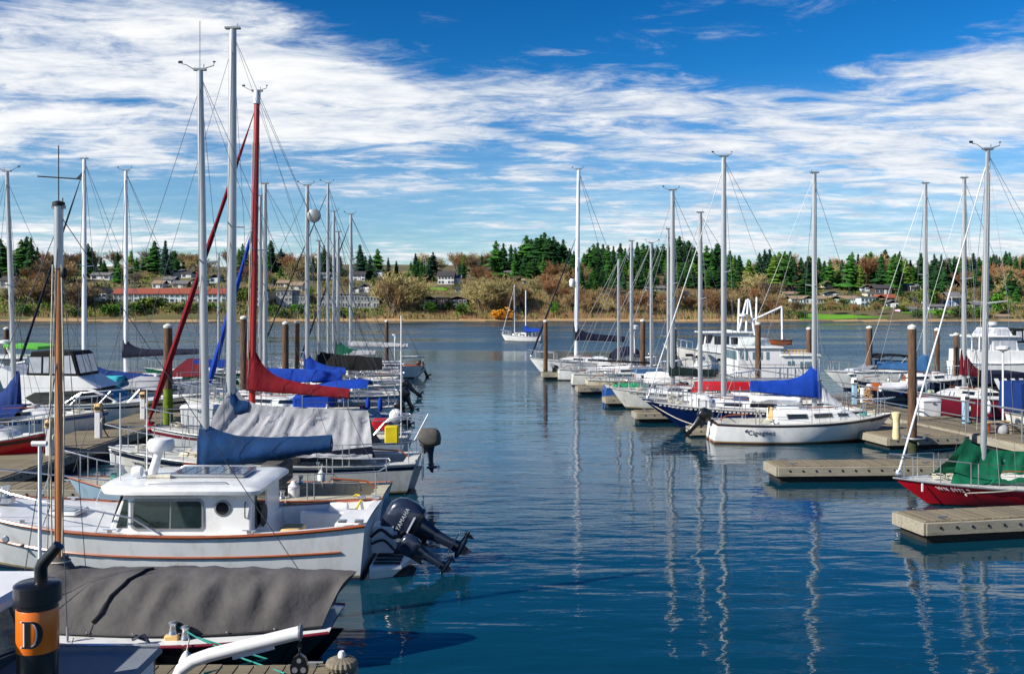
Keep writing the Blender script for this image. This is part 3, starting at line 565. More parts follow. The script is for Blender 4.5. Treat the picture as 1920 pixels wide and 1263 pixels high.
def pile(px, ytop, Y, label, r=.16, moss=False, cap=True, X=None):
    r *= .86; X = WX(px, Y) if X is None else X; zt = WZ(ytop, Y); e = empty('mooring_pile', (X, Y, -1), 0, label, 'pile', 'mooring piles'); k = RN.uniform(-.03, .03); H = zt + 1
    MB().tube([(0, 0, 0), (k * .3, 0, H * .3), (k * .7, 0, H * .7), (k, 0, H)], [r * 1.08, r * 1.03, r, r * .95], 14).build('post', pilem, e)
    if cap: MB().lathe([(r * 1.02, -.05), (r * 1.05, .03), (r * .8, .07), (r * .1, .12)], 14, (k, 0, H)).build('cap', pilecap, e)
    MB().tube([(0, 0, .9), (0, 0, 1.25), (k * .3, 0, 1.55)], [r * 1.13, r * 1.11, r * 1.05], 14, cap=False).build('tide_band', weed, e)
    if moss: MB().tube([(0, 0, 1), (0, 0, 2.0), (k * .5, 0, 2.8)], [r * 1.12, r * 1.1, r * 1.03], 14, cap=False).build('moss', mossm, e)
    return e
RD = Vector((-.17, 1)).normalized(); RP = Vector((16.6, 33.0)); RNV = Vector((RD.y, -RD.x))
def rwalk(Y, off=0): t = (Y - RP.y) / RD.y; return RP + RD * t + RNV * off
w0, w1 = rwalk(20, 1.3), rwalk(76, 1.3)
dock('walkway', 'long floating walkway with handrail behind the right hand boats', w0, w1, 2.5, cat='walkway')
dock('walkway', 'weathered floating walkway between the two rows of boats at left', (-14.6, 20), (-15.2, 78), 2.2, cat='walkway')
def finger(label, px, py, ex, w=1.0, ang=7): 
    Y = (CH - .48) * F / (py - HY); x0 = WX(px, Y); Yc = Y - w / 2; dx = ex - x0; dock('finger_pier', label, (x0, Yc), (ex, Yc + dx * math.tan(rad(ang))), w, group='finger piers')
finger('weathered finger pier under the red hulled boat', 1690, 957, 18.2, 1.05, 11)
finger('finger pier below the white sailboat with the name', 1440, 862, 16.2, 1.05, 3)
dock('finger_pier', 'short finger end beside the black outboard motor', (6.95, 37.35), (14.9, 37.6), .8, z=.36, group='finger piers')
finger('finger end under the bow of the grey white sloop', 1190, 768, 13.5, .9, 5)
finger('finger end between the beige and blue stern', 1134, 742, 13.0, .9, 5)
finger('small finger end beside the beige transom', 1083, 722, 12, .9, 5)
finger('farthest finger end at the lone dark pile', 1018, 697, 11, .9, 5)
dock('finger_pier', 'mossy finger pier at the bottom edge under the pulley', (-2.05, 11.6), (-9.5, 11.6), 1.1, group='finger piers')
dock('finger_pier', 'short finger pier beside the pale blue bow', (-9.5, 24.4), (-13.4, 24.4), .9, group='finger piers')
dock('finger_pier', 'finger pier running to the red bow at the left edge', (-15.8, 27.6), (-22, 27.6), 1.2, group='finger piers')
dock('dock_landing', 'wide dock landing beside the tall brown pile', (12.9, 35.4), (15.9, 35.9), 3.6, z=.44)
# handrail along the right walkway
hr = empty('handrail', (0, 0, 0), 0, 'galvanised handrail running along the right walkway', 'handrail')
ys = [29.0 + 2.9 * i for i in range(13)]
for y in ys: p = rwalk(y, .18); MB().tube([(p.x, p.y, .45), (p.x, p.y, 1.55)], .028, 6).build('post', alud, hr)
a, b = rwalk(28.6, .18), rwalk(64.5, .18)
MB().tube([(a.x, a.y, 1.56), (b.x, b.y, 1.56)], .034, 6).build('top_rail', alud, hr)
MB().tube([(a.x, a.y, 1.02), (b.x, b.y, 1.02)], .02, 6).build('mid_rail', alud, hr)
pile(315, 612, 37.5, 'tall mossy pile between the red furled sail and the dock', .2, moss=True)
pile(725, 602, 74, 'dark pile past the last boats of the left row', .17)
pile(535, 606, 52, 'brown pile among the masts behind the blue covers', .2); pile(557, 604, 60, 'thin dark pile next to the leaning white spars', .18)
pile(12, 616, 60, 'capped pile at the far left edge', .2); pile(458, 596, 46, 'rope hung pile beside the red mast', .2)
pile(1023, 602, 68, 'lone dark pile at the channel mouth in front of the sloop', .18)
pile(1711, 614, 32.7, 'tallest brown pile beside the white dock box', .165); pile(1630, 614, 58, 'grey capped pile behind the bimini cruiser', .21); pile(1757, 618, 55, 'slim pile between the two tall stays', .17)
pile(1794, 627, 56, 'pile beside the big white trawler', .2); pile(1517, 616, 62, 'short pile at the stern of the houseboat', .18); pile(1422, 607, 54, 'dark pile in front of the houseboat windows', .19); pile(1265, 616, 70, 'pile standing beyond the white trawler bow', .2); pile(1205, 601, 64, 'green stained pile beside the navy dodger', .2, moss=False)
# ------------------------------------------------------------------ boat builders (local frame: +x towards the bow, stern at x = 0, z = 0 at the waterline)
class Hull:
    def __init__(s, L, B, fs=.75, fm=.62, fb=1.05, tw=.7, ov=.7, tr=.25, tm=.42, p=1.55, draft=.45, plumb=.85, flare=.42):
        s.L, s.B, s.fs, s.fm, s.fb, s.tw, s.ov, s.tr, s.tm, s.p, s.draft, s.plumb, s.flare = L, B, fs, fm, fb, tw, ov, tr, tm, p, draft, plumb, flare
    def half(s, t):
        h = s.B / 2
        if t <= s.tm: return h * (s.tw + (1 - s.tw) * math.sin(math.pi / 2 * t / s.tm))
        return max(.012, h * math.cos(math.pi / 2 * ((t - s.tm) / (1 - s.tm)) ** s.p))
    def sheer(s, t): return s.fs * (1 - t) ** 2 + 2 * s.fm * t * (1 - t) + s.fb * t * t
    def pt(s, t, k, side):
        """k: -1 keel, 0 waterline, 1 sheer"""
        kk = max(k, 0); xa = s.tr * (1 - kk); xb = s.L - s.ov * (1 - kk) ** 1.1
        if k < 0: xa += -k * .5; xb -= -k * s.L * .22
        x = xa + t * (xb - xa); f = s.plumb * (1 - smooth(.45, 1, t)) + (s.plumb - s.flare * .8) * smooth(.45, 1, t)
        b = s.half(t)
        y = b * (f + (1 - f) * kk ** .8) if k >= 0 else b * f * (1 + k) ** .55
        z = s.sheer(t) * k if k >= 0 else s.draft * k * (.55 + .45 * math.sin(math.pi * min(1, max(0, t))))
        return Vector((x, side * y, z))
    def edge(s, t, side, dz=0, inn=0):
        p = s.pt(t, 1, side); p.y -= side * min(inn, abs(p.y)); p.z += dz; return p
TS = [0, .04, .1, .18, .26, .34, .42, .5, .58, .66, .74, .81, .87, .92, .96, .985, 1]
def hull_mesh(H, ks, rowm, mats, root, name='hull'):
    """ks rows from keel to sheer; rowm material index between rows"""
    mb = MB(); n = len(ks)
    for side in (1, -1):
        rings = [[H.pt(t, k, side) for k in (ks if side > 0 else ks[::-1])] for t in TS]
        mb.loft(rings[::-1], False, rowmi=rowm if side > 0 else rowm[::-1])
    for j in range(n - 1):   # transom
        a, b = H.pt(0, ks[j], 1), H.pt(0, ks[j + 1], 1); c, d = H.pt(0, ks[j + 1], -1), H.pt(0, ks[j], -1); mb.add([a, d, c, b], [(0, 1, 2, 3)], rowm[j])
    return mb.build(name, mats, root, ang=50)
def deck_mesh(H, mat, root, well=None, wd=.42, ww=.62, camber=.05, dz=0.0, name='deck'):
    """well = (t0, t1) cockpit recess"""
    ts = sorted(set(TS + ([well[0], well[0] + .004, well[1] - .004, well[1]] if well else []))); rings = []
    for t in ts:
        inw = well and well[0] + .002 < t < well[1] - .002; r = []
        for side, fr in ((1, 1), (1, ww + .02), (1, ww), (1, .5 * ww), (0, 0), (-1, .5 * ww), (-1, ww), (-1, ww + .02), (-1, 1)):
            p = H.pt(t, 1, side or 1); y = abs(p.y) * fr * side; z = p.z + dz + camber * (1 - fr * fr) * (abs(p.y) / (H.B / 2))
            if inw and fr <= ww: z = H.sheer((well[0] + well[1]) / 2) - wd
            r.append(Vector((p.x, y, z)))
        rings.append(r)
    mb = MB(); mb.loft([r[::-1] for r in rings], False); return mb.build(name, mat, root, ang=30)
def rub_rail(H, mat, root, k=1.0, r=.028, t0=0, t1=1, name='rub_rail', dz=0.0):
    for side in (1, -1):
        pts = []
        for i in range(25):
            t = t0 + (t1 - t0) * i / 24; p = H.pt(t, k, side); p.y += side * r * .3; p.z += dz; pts.append(p)
        MB().tube(pts, r, 6).build(name, mat, root)
def trunk_cabin(H, x0, x1, w0, w1, h, mat, root, front=.9, back=.12, wins=(), wmat=None, top=None, name='cabin', zb=None):
    """rounded trunk cabin from x0 (aft) to x1 (fore); wins = list of (x0, x1, z0, z1) as fractions of the side"""
    def base(x): return (H.sheer(min(1, max(0, x / H.L))) if zb is None else zb) + .02
    def hw(x): f = (x - x0) / (x1 - x0); return w0 + (w1 - w0) * f * f
    def hh(x):
        f = 1.0
        if x > x1 - front: f = max(0.02, max(0, math.sin(math.pi / 2 * min(1, max(0, x1 - x) / front))) ** .7) if front > 0 else 1
        return h * f * (1 - .18 * (x - x0) / (x1 - x0))
    xs = [x0] + [x0 + (x1 - front - x0) * i / 6 for i in range(7)][1:] + [x1 - front + front * q for q in (.25, .5, .75, .92, 1.0)]
    rings = []
    for x in xs:
        b, w, q = base(x), hw(x), hh(x)
        sec = [(1, -.06), (.97, .35), (.93, .78), (.86, .93), (.7, 1.0), (.35, 1.06), (0, 1.08)]; r = []
        for fy, fz in sec: r.append(Vector((x, w * fy, b + q * fz)))
        for fy, fz in sec[-2::-1]: r.append(Vector((x, -w * fy, b + q * fz)))
        rings.append(r)
    mb = MB(); mb.loft([r[::-1] for r in rings], False); mb.add(rings[0], [tuple(range(len(rings[0])))]); mb.add(rings[-1], [tuple(range(len(rings[-1]) - 1, -1, -1))])
    cab = mb.build(name, mat, root, ang=40)
    def sp(x, f, side, off): # point on cabin side
        b, w, q = base(x), hw(x), hh(x); fy = 1 - .09 * f; return Vector((x, side * (w * fy + off), b + q * f))
    for (a, b, f0, f1) in wins:
        xa, xb = x0 + a * (x1 - x0), x0 + b * (x1 - x0); c = min(.05, (xb - xa) * .12)
        for side in (1, -1):
            for off, nm, mt, ins in ((.010, 'window_frame', steel if wmat is None else wmat, 0), (.020, 'window', glassd, .022)):
                P = [(xa + ins + c, f0 + ins), (xb - ins, f0 + ins), (xb - ins - c, f1 - ins), (xa + ins, f1 - ins)]
                q = MB().poly([sp(x, f, side, off - .03) for x, f in P], .035, (0, side, 0)); par = fr if nm == 'window' else cab
                if nm == 'window_frame': fr = q.build(nm, mt, cab, smooth=False)
                else: q.build(nm, mt, fr, smooth=False)
    return base, hw, hh
def wrinkle(p, a, s=4.0): return noise.noise(Vector(p) * s) * a + noise.noise(Vector(p) * s * 2.7) * a * .45
def sail_cover(root, x0, x1, z0, z1, H0, h1, w, mat, name='sail_cover', drop=.08, k=.4, collar=.16):
    """canvas cover over a boom from the mast (x0) to the boom end (x1); H0 height of the collar on the mast"""
    n = 26; s = 1 if x1 > x0 else -1; rings = []; L = abs(x1 - x0)
    for i in range(n + 1):
        q = (i / n) ** 1.3; d = -collar + (L + collar) * q; x = x0 + s * d; zb = z0 + (z1 - z0) * max(0, d) / L
        top = h1 * (1.25 - .35 * q) + (H0 - h1) * math.exp(-max(0, d) / k); ww = w * (1 - .35 * q) * (.75 if d < 0 else 1); r = []
        for j in range(12):
            a = 2 * math.pi * j / 12; cy, cz = math.cos(a), math.sin(a); z = zb + (top * (cz if cz > 0 else 0) - drop * (1 - .5 * q) * (-cz if cz < 0 else 0)); y = ww * cy * (1 - .62 * max(0, cz) ** 1.2 if top < .6 else 1 - .6 * max(0, cz))
            y += wrinkle((x * .9 + 3, j * .3, z * 1.6), .045, 3.2); z += wrinkle((x, j * .5, 2.0), .02, 3.0)
            r.append((x, y, z))
        rings.append(r)
    return MB().loft(rings, True, True, True).build(name, mat, root, ang=60)
def mast_rig(root, H, xm, zbase, ztop, r, mat, boom=None, stay=True, spreaders=1, furl=None, fr=.06, taper=.8, boommat=None, whip=0, vane=True, lean=(0, 0), sp_len=.9, jib_top=.96):
    ztop = max(ztop, zbase + 2); pts = [(xm + lean[0] * f, lean[1] * f, zbase + (ztop - zbase) * f) for f in (0, .3, .65, 1)]
    MB().tube(pts, [r, r, r * .95, r * taper], 10, flat=.72).build('mast', mat, root); tx, ty = xm + lean[0], lean[1]
    mh = MB().box((tx, ty, ztop + .03), (r * 3.2, r * 1.2, .05)); mh.tube([(tx - r, ty, ztop), (tx - r, ty, ztop + .16)], .012, 5)
    mh.build('masthead', alud, root)
    if vane and RN.random() < .7:
        MB().tube([(tx + r, ty, ztop), (tx + r * 3.5, ty, ztop + .14), (tx + .42, ty, ztop + .16)], .008, 4).box((tx + .45, ty, ztop + .2), (.1, .008, .06)).tube([(tx - r, ty, ztop + .05), (tx - .32, ty, ztop + .12), (tx - .33, ty, ztop + .2)], .01, 4).lathe([(.035, 0), (.035, .02)], 6, (tx - .33, ty, ztop + .2)).build('wind_vane', rubber, root)
    if whip: MB().tube([(tx, ty, ztop), (tx, ty, ztop + whip)], .008, 4).build('antenna', wire, root)
    def at(f): return Vector((xm + lean[0] * f, lean[1] * f, zbase + (ztop - zbase) * f))
    tm = min(.99, max(0, (xm - .25) / H.L)); hb = H.half(tm)
    wr = max(.006, .00022 * root.location.y)
    for i in range(spreaders):
        f = (i + 1) / (spreaders + 1) if spreaders > 1 else .52
        c = at(f); MB().tube([c + Vector((-.12, -sp_len, .06)), c, c + Vector((-.12, sp_len, .06))], .022, 5).build('spreader', mat if mat != redm else alu, root)
    f = .52 if spreaders == 1 else spreaders / (spreaders + 1); c = at(f)
    if stay:
        for sd in (-1, 1):
            ch = Vector((xm - .15, sd * hb * .93, H.sheer(tm)))
            MB().tube([at(.985), c + Vector((-.12, sd * sp_len, .06)), ch], wr, 4, cap=False).build('shroud', wire, root)
            MB().tube([c, Vector((xm + .25, sd * hb * .9, H.sheer(tm)))], wr, 4, cap=False).build('lower_shroud', wire, root)
        MB().tube([at(.99), (.15, 0, H.sheer(0) + .1)], wr, 4, cap=False).build('backstay', wire, root)
    bow = Vector((H.L - .12, 0, H.sheer(1) + .12)); top = at(jib_top)
    if furl:
        n = 14; P = [top.lerp(bow, i / n) for i in range(n + 1)]; rr = [.012, .02] + [fr * (.45 + .75 * (i / n)) * (1 + .14 * math.sin(i * 2.3)) for i in range(2, n)] + [.03]
        MB().tube(P, rr, 8).build('furled_jib', furl, root); MB().lathe([(.09, -.05), (.1, 0), (.06, .08)], 10, bow).build('furler_drum', steel, root)
    elif stay: MB().tube([top, bow], wr, 4, cap=False).build('forestay', wire, root)
    if boom:
        xb, z0, z1 = boom; MB().tube([(xm - r, 0, z0), (xb, 0, z1)], [r * .62, r * .55], 8).build('boom', boommat or mat, root)
        MB().tube([at(.99), (xb + .05, 0, z1 + .05)], wr * .8, 4, cap=False).build('topping_lift', wire, root)
        MB().tube([(xb + .4, 0, z1), (xb + .2, 0, H.sheer(.2) + .05)], wr, 4, cap=False).build('mainsheet', ropew, root)
def rails(root, H, pulpit=True, push=True, life=True, t0=.06, t1=.9, h=.58, r=.014, mat=None):
    mat = mat or steel; r = max(r, .00045 * root.location.y)
    if pulpit:
        P = []
        for sd in (1, -1):
            for t in ((.80, .88, .95) if sd > 0 else (.95, .88, .80)): P.append(H.edge(t, sd, h, .05))
            if sd > 0: P.append(Vector((H.L + .12, .0, H.sheer(1) + h + .03)))
        P = [H.edge(.80, 1, .02, .05)] + P + [H.edge(.80, -1, .02, .05)]; MB().tube(P, r * 1.25, 6).build('pulpit', mat, root)
        for sd in (1, -1):
            for t in (.88, .95): MB().tube([H.edge(t, sd, 0, .05), H.edge(t, sd, h, .05)], r, 5).build('pulpit_leg', mat, root)
    if push:
        P = [H.edge(.2, 1, 0, .06), H.edge(.2, 1, h, .06), H.edge(.09, 1, h, .06), H.edge(.012, 1, h, .08), H.edge(.0, 1, h, H.half(0) * .5), H.edge(.0, -1, h, H.half(0) * .5), H.edge(.012, -1, h, .08), H.edge(.09, -1, h, .06), H.edge(.2, -1, h, .06), H.edge(.2, -1, 0, .06)]
        MB().tube(P, r * 1.25, 6).build('pushpit', mat, root)
        for sd in (1, -1): MB().tube([H.edge(.02, sd, 0, .08), H.edge(.02, sd, h, .08)], r, 5).build('pushpit_leg', mat, root)
    if life:
        n = max(2, int(H.L * .55 / 1.5)); ts = [.22 + (.78 - .22) * i / n for i in range(n + 1)]
        for sd in (1, -1):
            for t in ts: MB().tube([H.edge(t, sd, 0, .05), H.edge(t, sd, h, .05)], r * .9, 5).build('stanchion', mat, root)
            for hh in (h - .01, h * .5): MB().tube([H.edge(t, sd, hh, .05) for t in [.2] + ts + [.8]], r * .42, 4, cap=False).build('lifeline', wire, root)
def outboard(parent_kind, root_or_none, loc, rz, s=1.0, tilt=0, cowl=None, name='outboard_motor', label=None, cover=None):
    """cowl, midsection, bracket, lower unit with fin and propeller; local x = away from the boat"""
    e = bpy.data.objects.new(name, None); COL.objects.link(e); e.parent = root_or_none; e.location = loc; e.rotation_euler = (0, rad(-tilt), rz); e.empty_display_size = .1
    e.scale = (s, s, s); cw = cover or cowl or ob_dark
    rings = []
    for z, lx, ly, cx in ((.0, .22, .15, .04), (.06, .30, .19, .05), (.2, .33, .205, .05), (.38, .33, .20, .04), (.5, .30, .18, .02), (.57, .24, .14, -.01), (.6, .12, .08, -.03)):
        rings.append([(cx + .0 + lx * math.copysign(abs(math.cos(a)) ** .6, math.cos(a)), ly * math.copysign(abs(math.sin(a)) ** .6, math.sin(a)), z) for a in [2 * math.pi * k / 16 for k in range(16)]])
    c = MB().loft(rings, True, True, True).build('cowling', cw, e, ang=50)
    MB().loft([[(cx + lx * math.copysign(abs(math.cos(a)) ** .6, math.cos(a)), ly * math.copysign(abs(math.sin(a)) ** .6, math.sin(a)), z) for a in [2 * math.pi * k / 16 for k in range(16)]] for z, lx, ly, cx in ((.035, .30, .192, .05), (.075, .318, .202, .05))], True, True, True).build('cowl_band', ob_blk, c)
    mid = []
    for z, lx, ly, cx in ((.02, .24, .14, .05), (-.15, .19, .11, .05), (-.4, .13, .08, .05), (-.72, .11, .06, .05), (-.8, .12, .05, .05)):
        mid.append([(cx + lx * math.cos(a), ly * math.sin(a), z) for a in [2 * math.pi * k / 12 for k in range(12)]])
    MB().loft(mid, True, True, True).build('midsection', cw if cover is None else ob_dark, e)
    lo = MB(); lo.box((.10, 0, -.80), (.5, .26, .022)); lo.lathe([(.02, -.26), (.06, -.18), (.075, -.02), (.07, .14), (.05, .24)], 10, (.08, 0, -.98), axis='X'); lo.loft([[(.05 + lx * math.cos(a), .045 * math.sin(a), z) for a in [2 * math.pi * k / 8 for k in range(8)]] for z, lx in ((-.78, .13), (-.98, .12))], True)
    lo.poly([(-.08, -.012, -1.02), (.16, -.012, -1.02), (.12, -.012, -1.24), (.02, -.012, -1.2)], .024, (0, 1, 0)); lo.build('lower_unit', cw if cover is None else ob_dark, e)
    pr = MB()
    for k in range(3):
        a = 2 * math.pi * k / 3; u = Vector((0, math.cos(a), math.sin(a))); w = Vector((0, -math.sin(a), math.cos(a))); p = Vector((.37, 0, -.98))
        pr.poly([p + u * .04 - w * .03, p + u * .1 - w * .085 + Vector((-.03, 0, 0)), p + u * .17 - w * .04, p + u * .17 + w * .05, p + u * .05 + w * .04 + Vector((.04, 0, 0))], .012, (1, 0, 0))
    pr.lathe([(.045, -.06), (.05, 0), (.03, .1)], 8, (.37, 0, -.98), axis='X'); pr.build('propeller', ob_blk if not cover else inkw, e)
    MB().box((-.2, 0, -.12), (.08, .2, .42)).box((-.12, .1, -.12), (.22, .03, .3)).box((-.12, -.1, -.12), (.22, .03, .3)).build('bracket', ob_blk, e)
    return e
def fender(root, x, y, z, mat=None, r=.1, h=.45, name='fender'):
    MB().lathe([(.02, -h / 2 - .04), (r * .6, -h / 2), (r, -h / 2 + .08), (r, h / 2 - .08), (r * .6, h / 2), (.02, h / 2 + .05)], 10, (x, y, z)).build(name, mat or whitep, root)
def hatch(root, x, y, z, w=.5, name='hatch', mat=None):
    f = MB().rbox((x, y, z), (w, w, .06), .03).build(name, mat or whitep, root); MB().rbox((x, y, z + .035), (w * .8, w * .8, .02), .02).build('hatch_glass', glassb, f)
def winch(root, x, y, z): MB().lathe([(.07, 0), (.055, .04), (.045, .1), (.065, .15), (.04, .17)], 10, (x, y, z)).build('winch', steel, root)
SB = {}
def sailboat(key, label, Y, stern, bow, mast=None, top=None, mw=9, B=None, hull=gel, stripe=None, boot=antif, deck=deckm, cab=gel, boom=None, cover=None, cH=1.0, ch=.2, cw=.2, furl=None, fr=.07, mmat=alu, dh=0, ob=None, freeb=1.0, spread=1, kst=.86, rub=None, life=True, whip=0, cabh=.36, wins=((.1, .42, .35, .8), (.5, .72, .35, .8)), group='sailboats moored on the left dock', tw=.68, ov=None, tr=.25, well=(.04, .36), cabr=(.37, .76), lean=(0, 0), plain=False, boommat=None, obk={}, wide=.62, jib_top=.96, rail=True, cdrop=.08, ck=.4, vane=True):
    s = -1 if bow < stern else 1; Xs, Xb = WX(stern, Y), WX(bow, Y); L = abs(Xb - Xs); B = B or min(3.1, max(2.1, L * .33)); a = (0 if s > 0 else math.pi) + rad(dh)
    root = empty('sailboat', (Xs, Y, 0), a, label, 'sailboat', group)
    H = Hull(L, B, .74 * freeb, .60 * freeb, 1.02 * freeb, tw, L * .1 if ov is None else ov, tr)
    ks = [-1, -.45, 0, .07, .13, .42, kst - .12 if stripe else .66, kst, 1]; rm = [1, 1, 1, 3 if hull in (gel, gel2, gel3, palebl) else 0, 0, 0, 2 if stripe else 0, 0]
    hull_mesh(H, ks, rm, [hull, boot, stripe or hull, scum], root); deck_mesh(H, deck, root, well); rub_rail(H, rub or (alud if not rub else rub), root, 1.0, .024)
    x0, x1 = L * cabr[0], L * cabr[1]; w0 = H.half(cabr[0]) * wide; w1 = H.half(cabr[1]) * .5
    base, hw, hh = trunk_cabin(H, x0, x1, w0, w1, cabh, cab, root, front=L * .12, wins=wins)
    MB().rbox((x0 + .55, 0, base(x0) + cabh * 1.08 + .02), (.8, .62, .07), .03).build('companion_hatch', cab, root); MB().box((x0 - .02, 0, base(x0) + cabh * .5), (.03, .5, cabh * .9)).build('companion_door', varn if not plain else cab, root)
    hatch(root, x1 - L * .15, 0, base(x1) + cabh * .87, .45)
    for sd in (1, -1):
        winch(root, L * .3, sd * H.half(.3) * .78, H.sheer(.3) + .03); MB().tube([(L * .5, sd * hw(L * .5) * .8, base(L * .5) + cabh * 1.0), (L * .5, sd * hw(L * .5) * .8, base(L * .5) + cabh * 1.14), (L * .66, sd * hw(L * .66) * .78, base(L * .66) + cabh * 1.1), (L * .66, sd * hw(L * .66) * .78, base(L * .66) + cabh * .9)], .018, 5).build('grab_rail', varn, root)
    MB().tube([(.25, 0, H.sheer(0) + .02), (.5, 0, H.sheer(0) + .2), (1.3, 0, H.sheer(.1) + .28)], .022, 5).build('tiller', varn, root)
    MB().poly([(-.1, -.02, .55 * freeb), (.12, -.02, .55 * freeb), (.3 + tr, -.02, -.35), (-.02 + tr, -.02, -.35)], .04, (0, 1, 0)).build('rudder', hull, root, smooth=False)
    if rail: rails(root, H, life=life)
    if mast is not None:
        xm = (WX(mast, Y) - Xs) * s; zt = WZ(top, Y); r = mw / 2 / F * Y * .98; zb = H.sheer(min(1, xm / L)) + (cabh if cabr[0] * L < xm < cabr[1] * L else 0)
        bm = None
        if boom: xb = (WX(boom[0], Y) - Xs) * s; z1 = WZ(boom[1], Y); z0 = WZ(boom[2] if len(boom) > 2 else boom[1], Y); bm = (xb, z0, z1)
        mast_rig(root, H, xm, zb, zt, r, mmat, bm, True, spread, furl, fr, whip=whip, lean=lean, boommat=boommat, sp_len=B * .28, jib_top=jib_top, vane=vane)
        if cover and bm: sail_cover(root, xm, bm[0], bm[1], bm[2], cH, ch, cw, cover, drop=cdrop, k=ck)
    if L > 5.5 and Y < 60:
        nr = 1 if s < 0 else -1
        for t in () if plain else (.28, .52, .7)[:RN.choice((1, 2, 2, 3))]:
            p = H.edge(t, nr, 0); fm = RN.choice((whitep, whitep, cv_blue, cv_navy)); fender(root, p.x, p.y + nr * .12, p.z - .32, fm, .1, .5); MB().tube([(p.x, p.y + nr * .12, p.z - .05), (p.x, p.y, p.z + .1)], .01, 4).build('fender_line', ropew, root)
        for q in range(2):
            xx, yy = L * RN.uniform(.8, .9), RN.uniform(-.2, .2); MB().tube([(xx + (.16 - .02 * q) * math.cos(a), yy + .14 * math.sin(a), H.sheer(xx / L) + .07 + a * .008) for a in [k * .7 for k in range(20)]], .018, 4).build('rope_coil', RN.choice((ropew, ropew, ropet)), root)
        if not plain and RN.random() < .7: MB().rbox((L * .16, RN.uniform(-.3, .3), H.sheer(.16) - .15), (.45, .35, .3), .06).build('deck_bag', RN.choice((cv_wht, cv_blu2, cv_gry, redp)), root)
        if mast is not None:
            for dy in (.6, -.5): MB().tube([(xm + lean[0] * .97, dy * r * 1.5, zt - .3), (xm + .1, dy * .25, zb + 1.0)], .006, 4).build('halyard', ropew, root)
    if ob:
        outboard('part', root, (-.28, H.half(0) * .45, .62), math.pi, ob, obk.get('tilt', 25), cowl=obk.get('cowl', ob_blk), cover=obk.get('cover'))
    SB[key] = (root, H, s); return root, H
def reg_text(root, H, s, t, k, side, size=.16, mat=None, name='registration_number', off=.012, sh=0.0):
    """lettering wrapped onto the hull side, starting at station t; side +1 port, -1 starboard"""
    o = text(s, size, mat or inkd, root, (0, 0, 0), (0, 0, 0), name, ext=.003, font_shear=sh)
    for vt in o.data.vertices:
        x, y, z = vt.co; tt = min(.995, max(0, t - side * x / H.L)); kk = min(.99, k + y / max(.3, H.sheer(tt)))
        p = H.pt(tt, kk, side); d = H.pt(min(1, tt + .01), kk, side) - p; up = H.pt(tt, min(1, kk + .02), side) - p; n = d.cross(up).normalized(); n = n if n.y * side > 0 else -n
        
        if t < .5: p.x = H.pt(tt, k, side).x
        vt.co = p + n * (off + z)
    o.data.update(); return o
def side_panel(root, pts, wf, side, off=.012, thick=.02, name='window', mat=None):
    return MB().poly([Vector((x, side * (wf(x, z) + off - thick), z)) for x, z in pts], thick, (0, side, 0)).build(name, mat or glassd, root, smooth=False)
def prism(root, prof, wf, mat, name, bev=True):
    """closed solid from a side profile [(x,z)] and half width wf(x,z)"""
    mb = MB(); n = len(prof); R = [Vector((x, wf(x, z), z)) for x, z in prof]; Lp = [Vector((x, -wf(x, z), z)) for x, z in prof]
    mb.add(R + Lp, [tuple(range(n)), tuple(range(2 * n - 1, n - 1, -1))] + [(i, n + i, n + (i + 1) % n, (i + 1) % n) for i in range(n)])
    o = mb.build(name, mat, root, smooth=False)
    if bev: b = o.modifiers.new('bevel', 'BEVEL'); b.width = .03; b.segments = 2; b.limit_method = 'ANGLE'; b.angle_limit = rad(25)
    return o
# ------------------------------------------------------------------ the boats
GL, GR, GB, GW = 'sailboats berthed in the left row', 'sailboats berthed in the right row', 'boats behind the right walkway', 'boats beyond the left walkway'
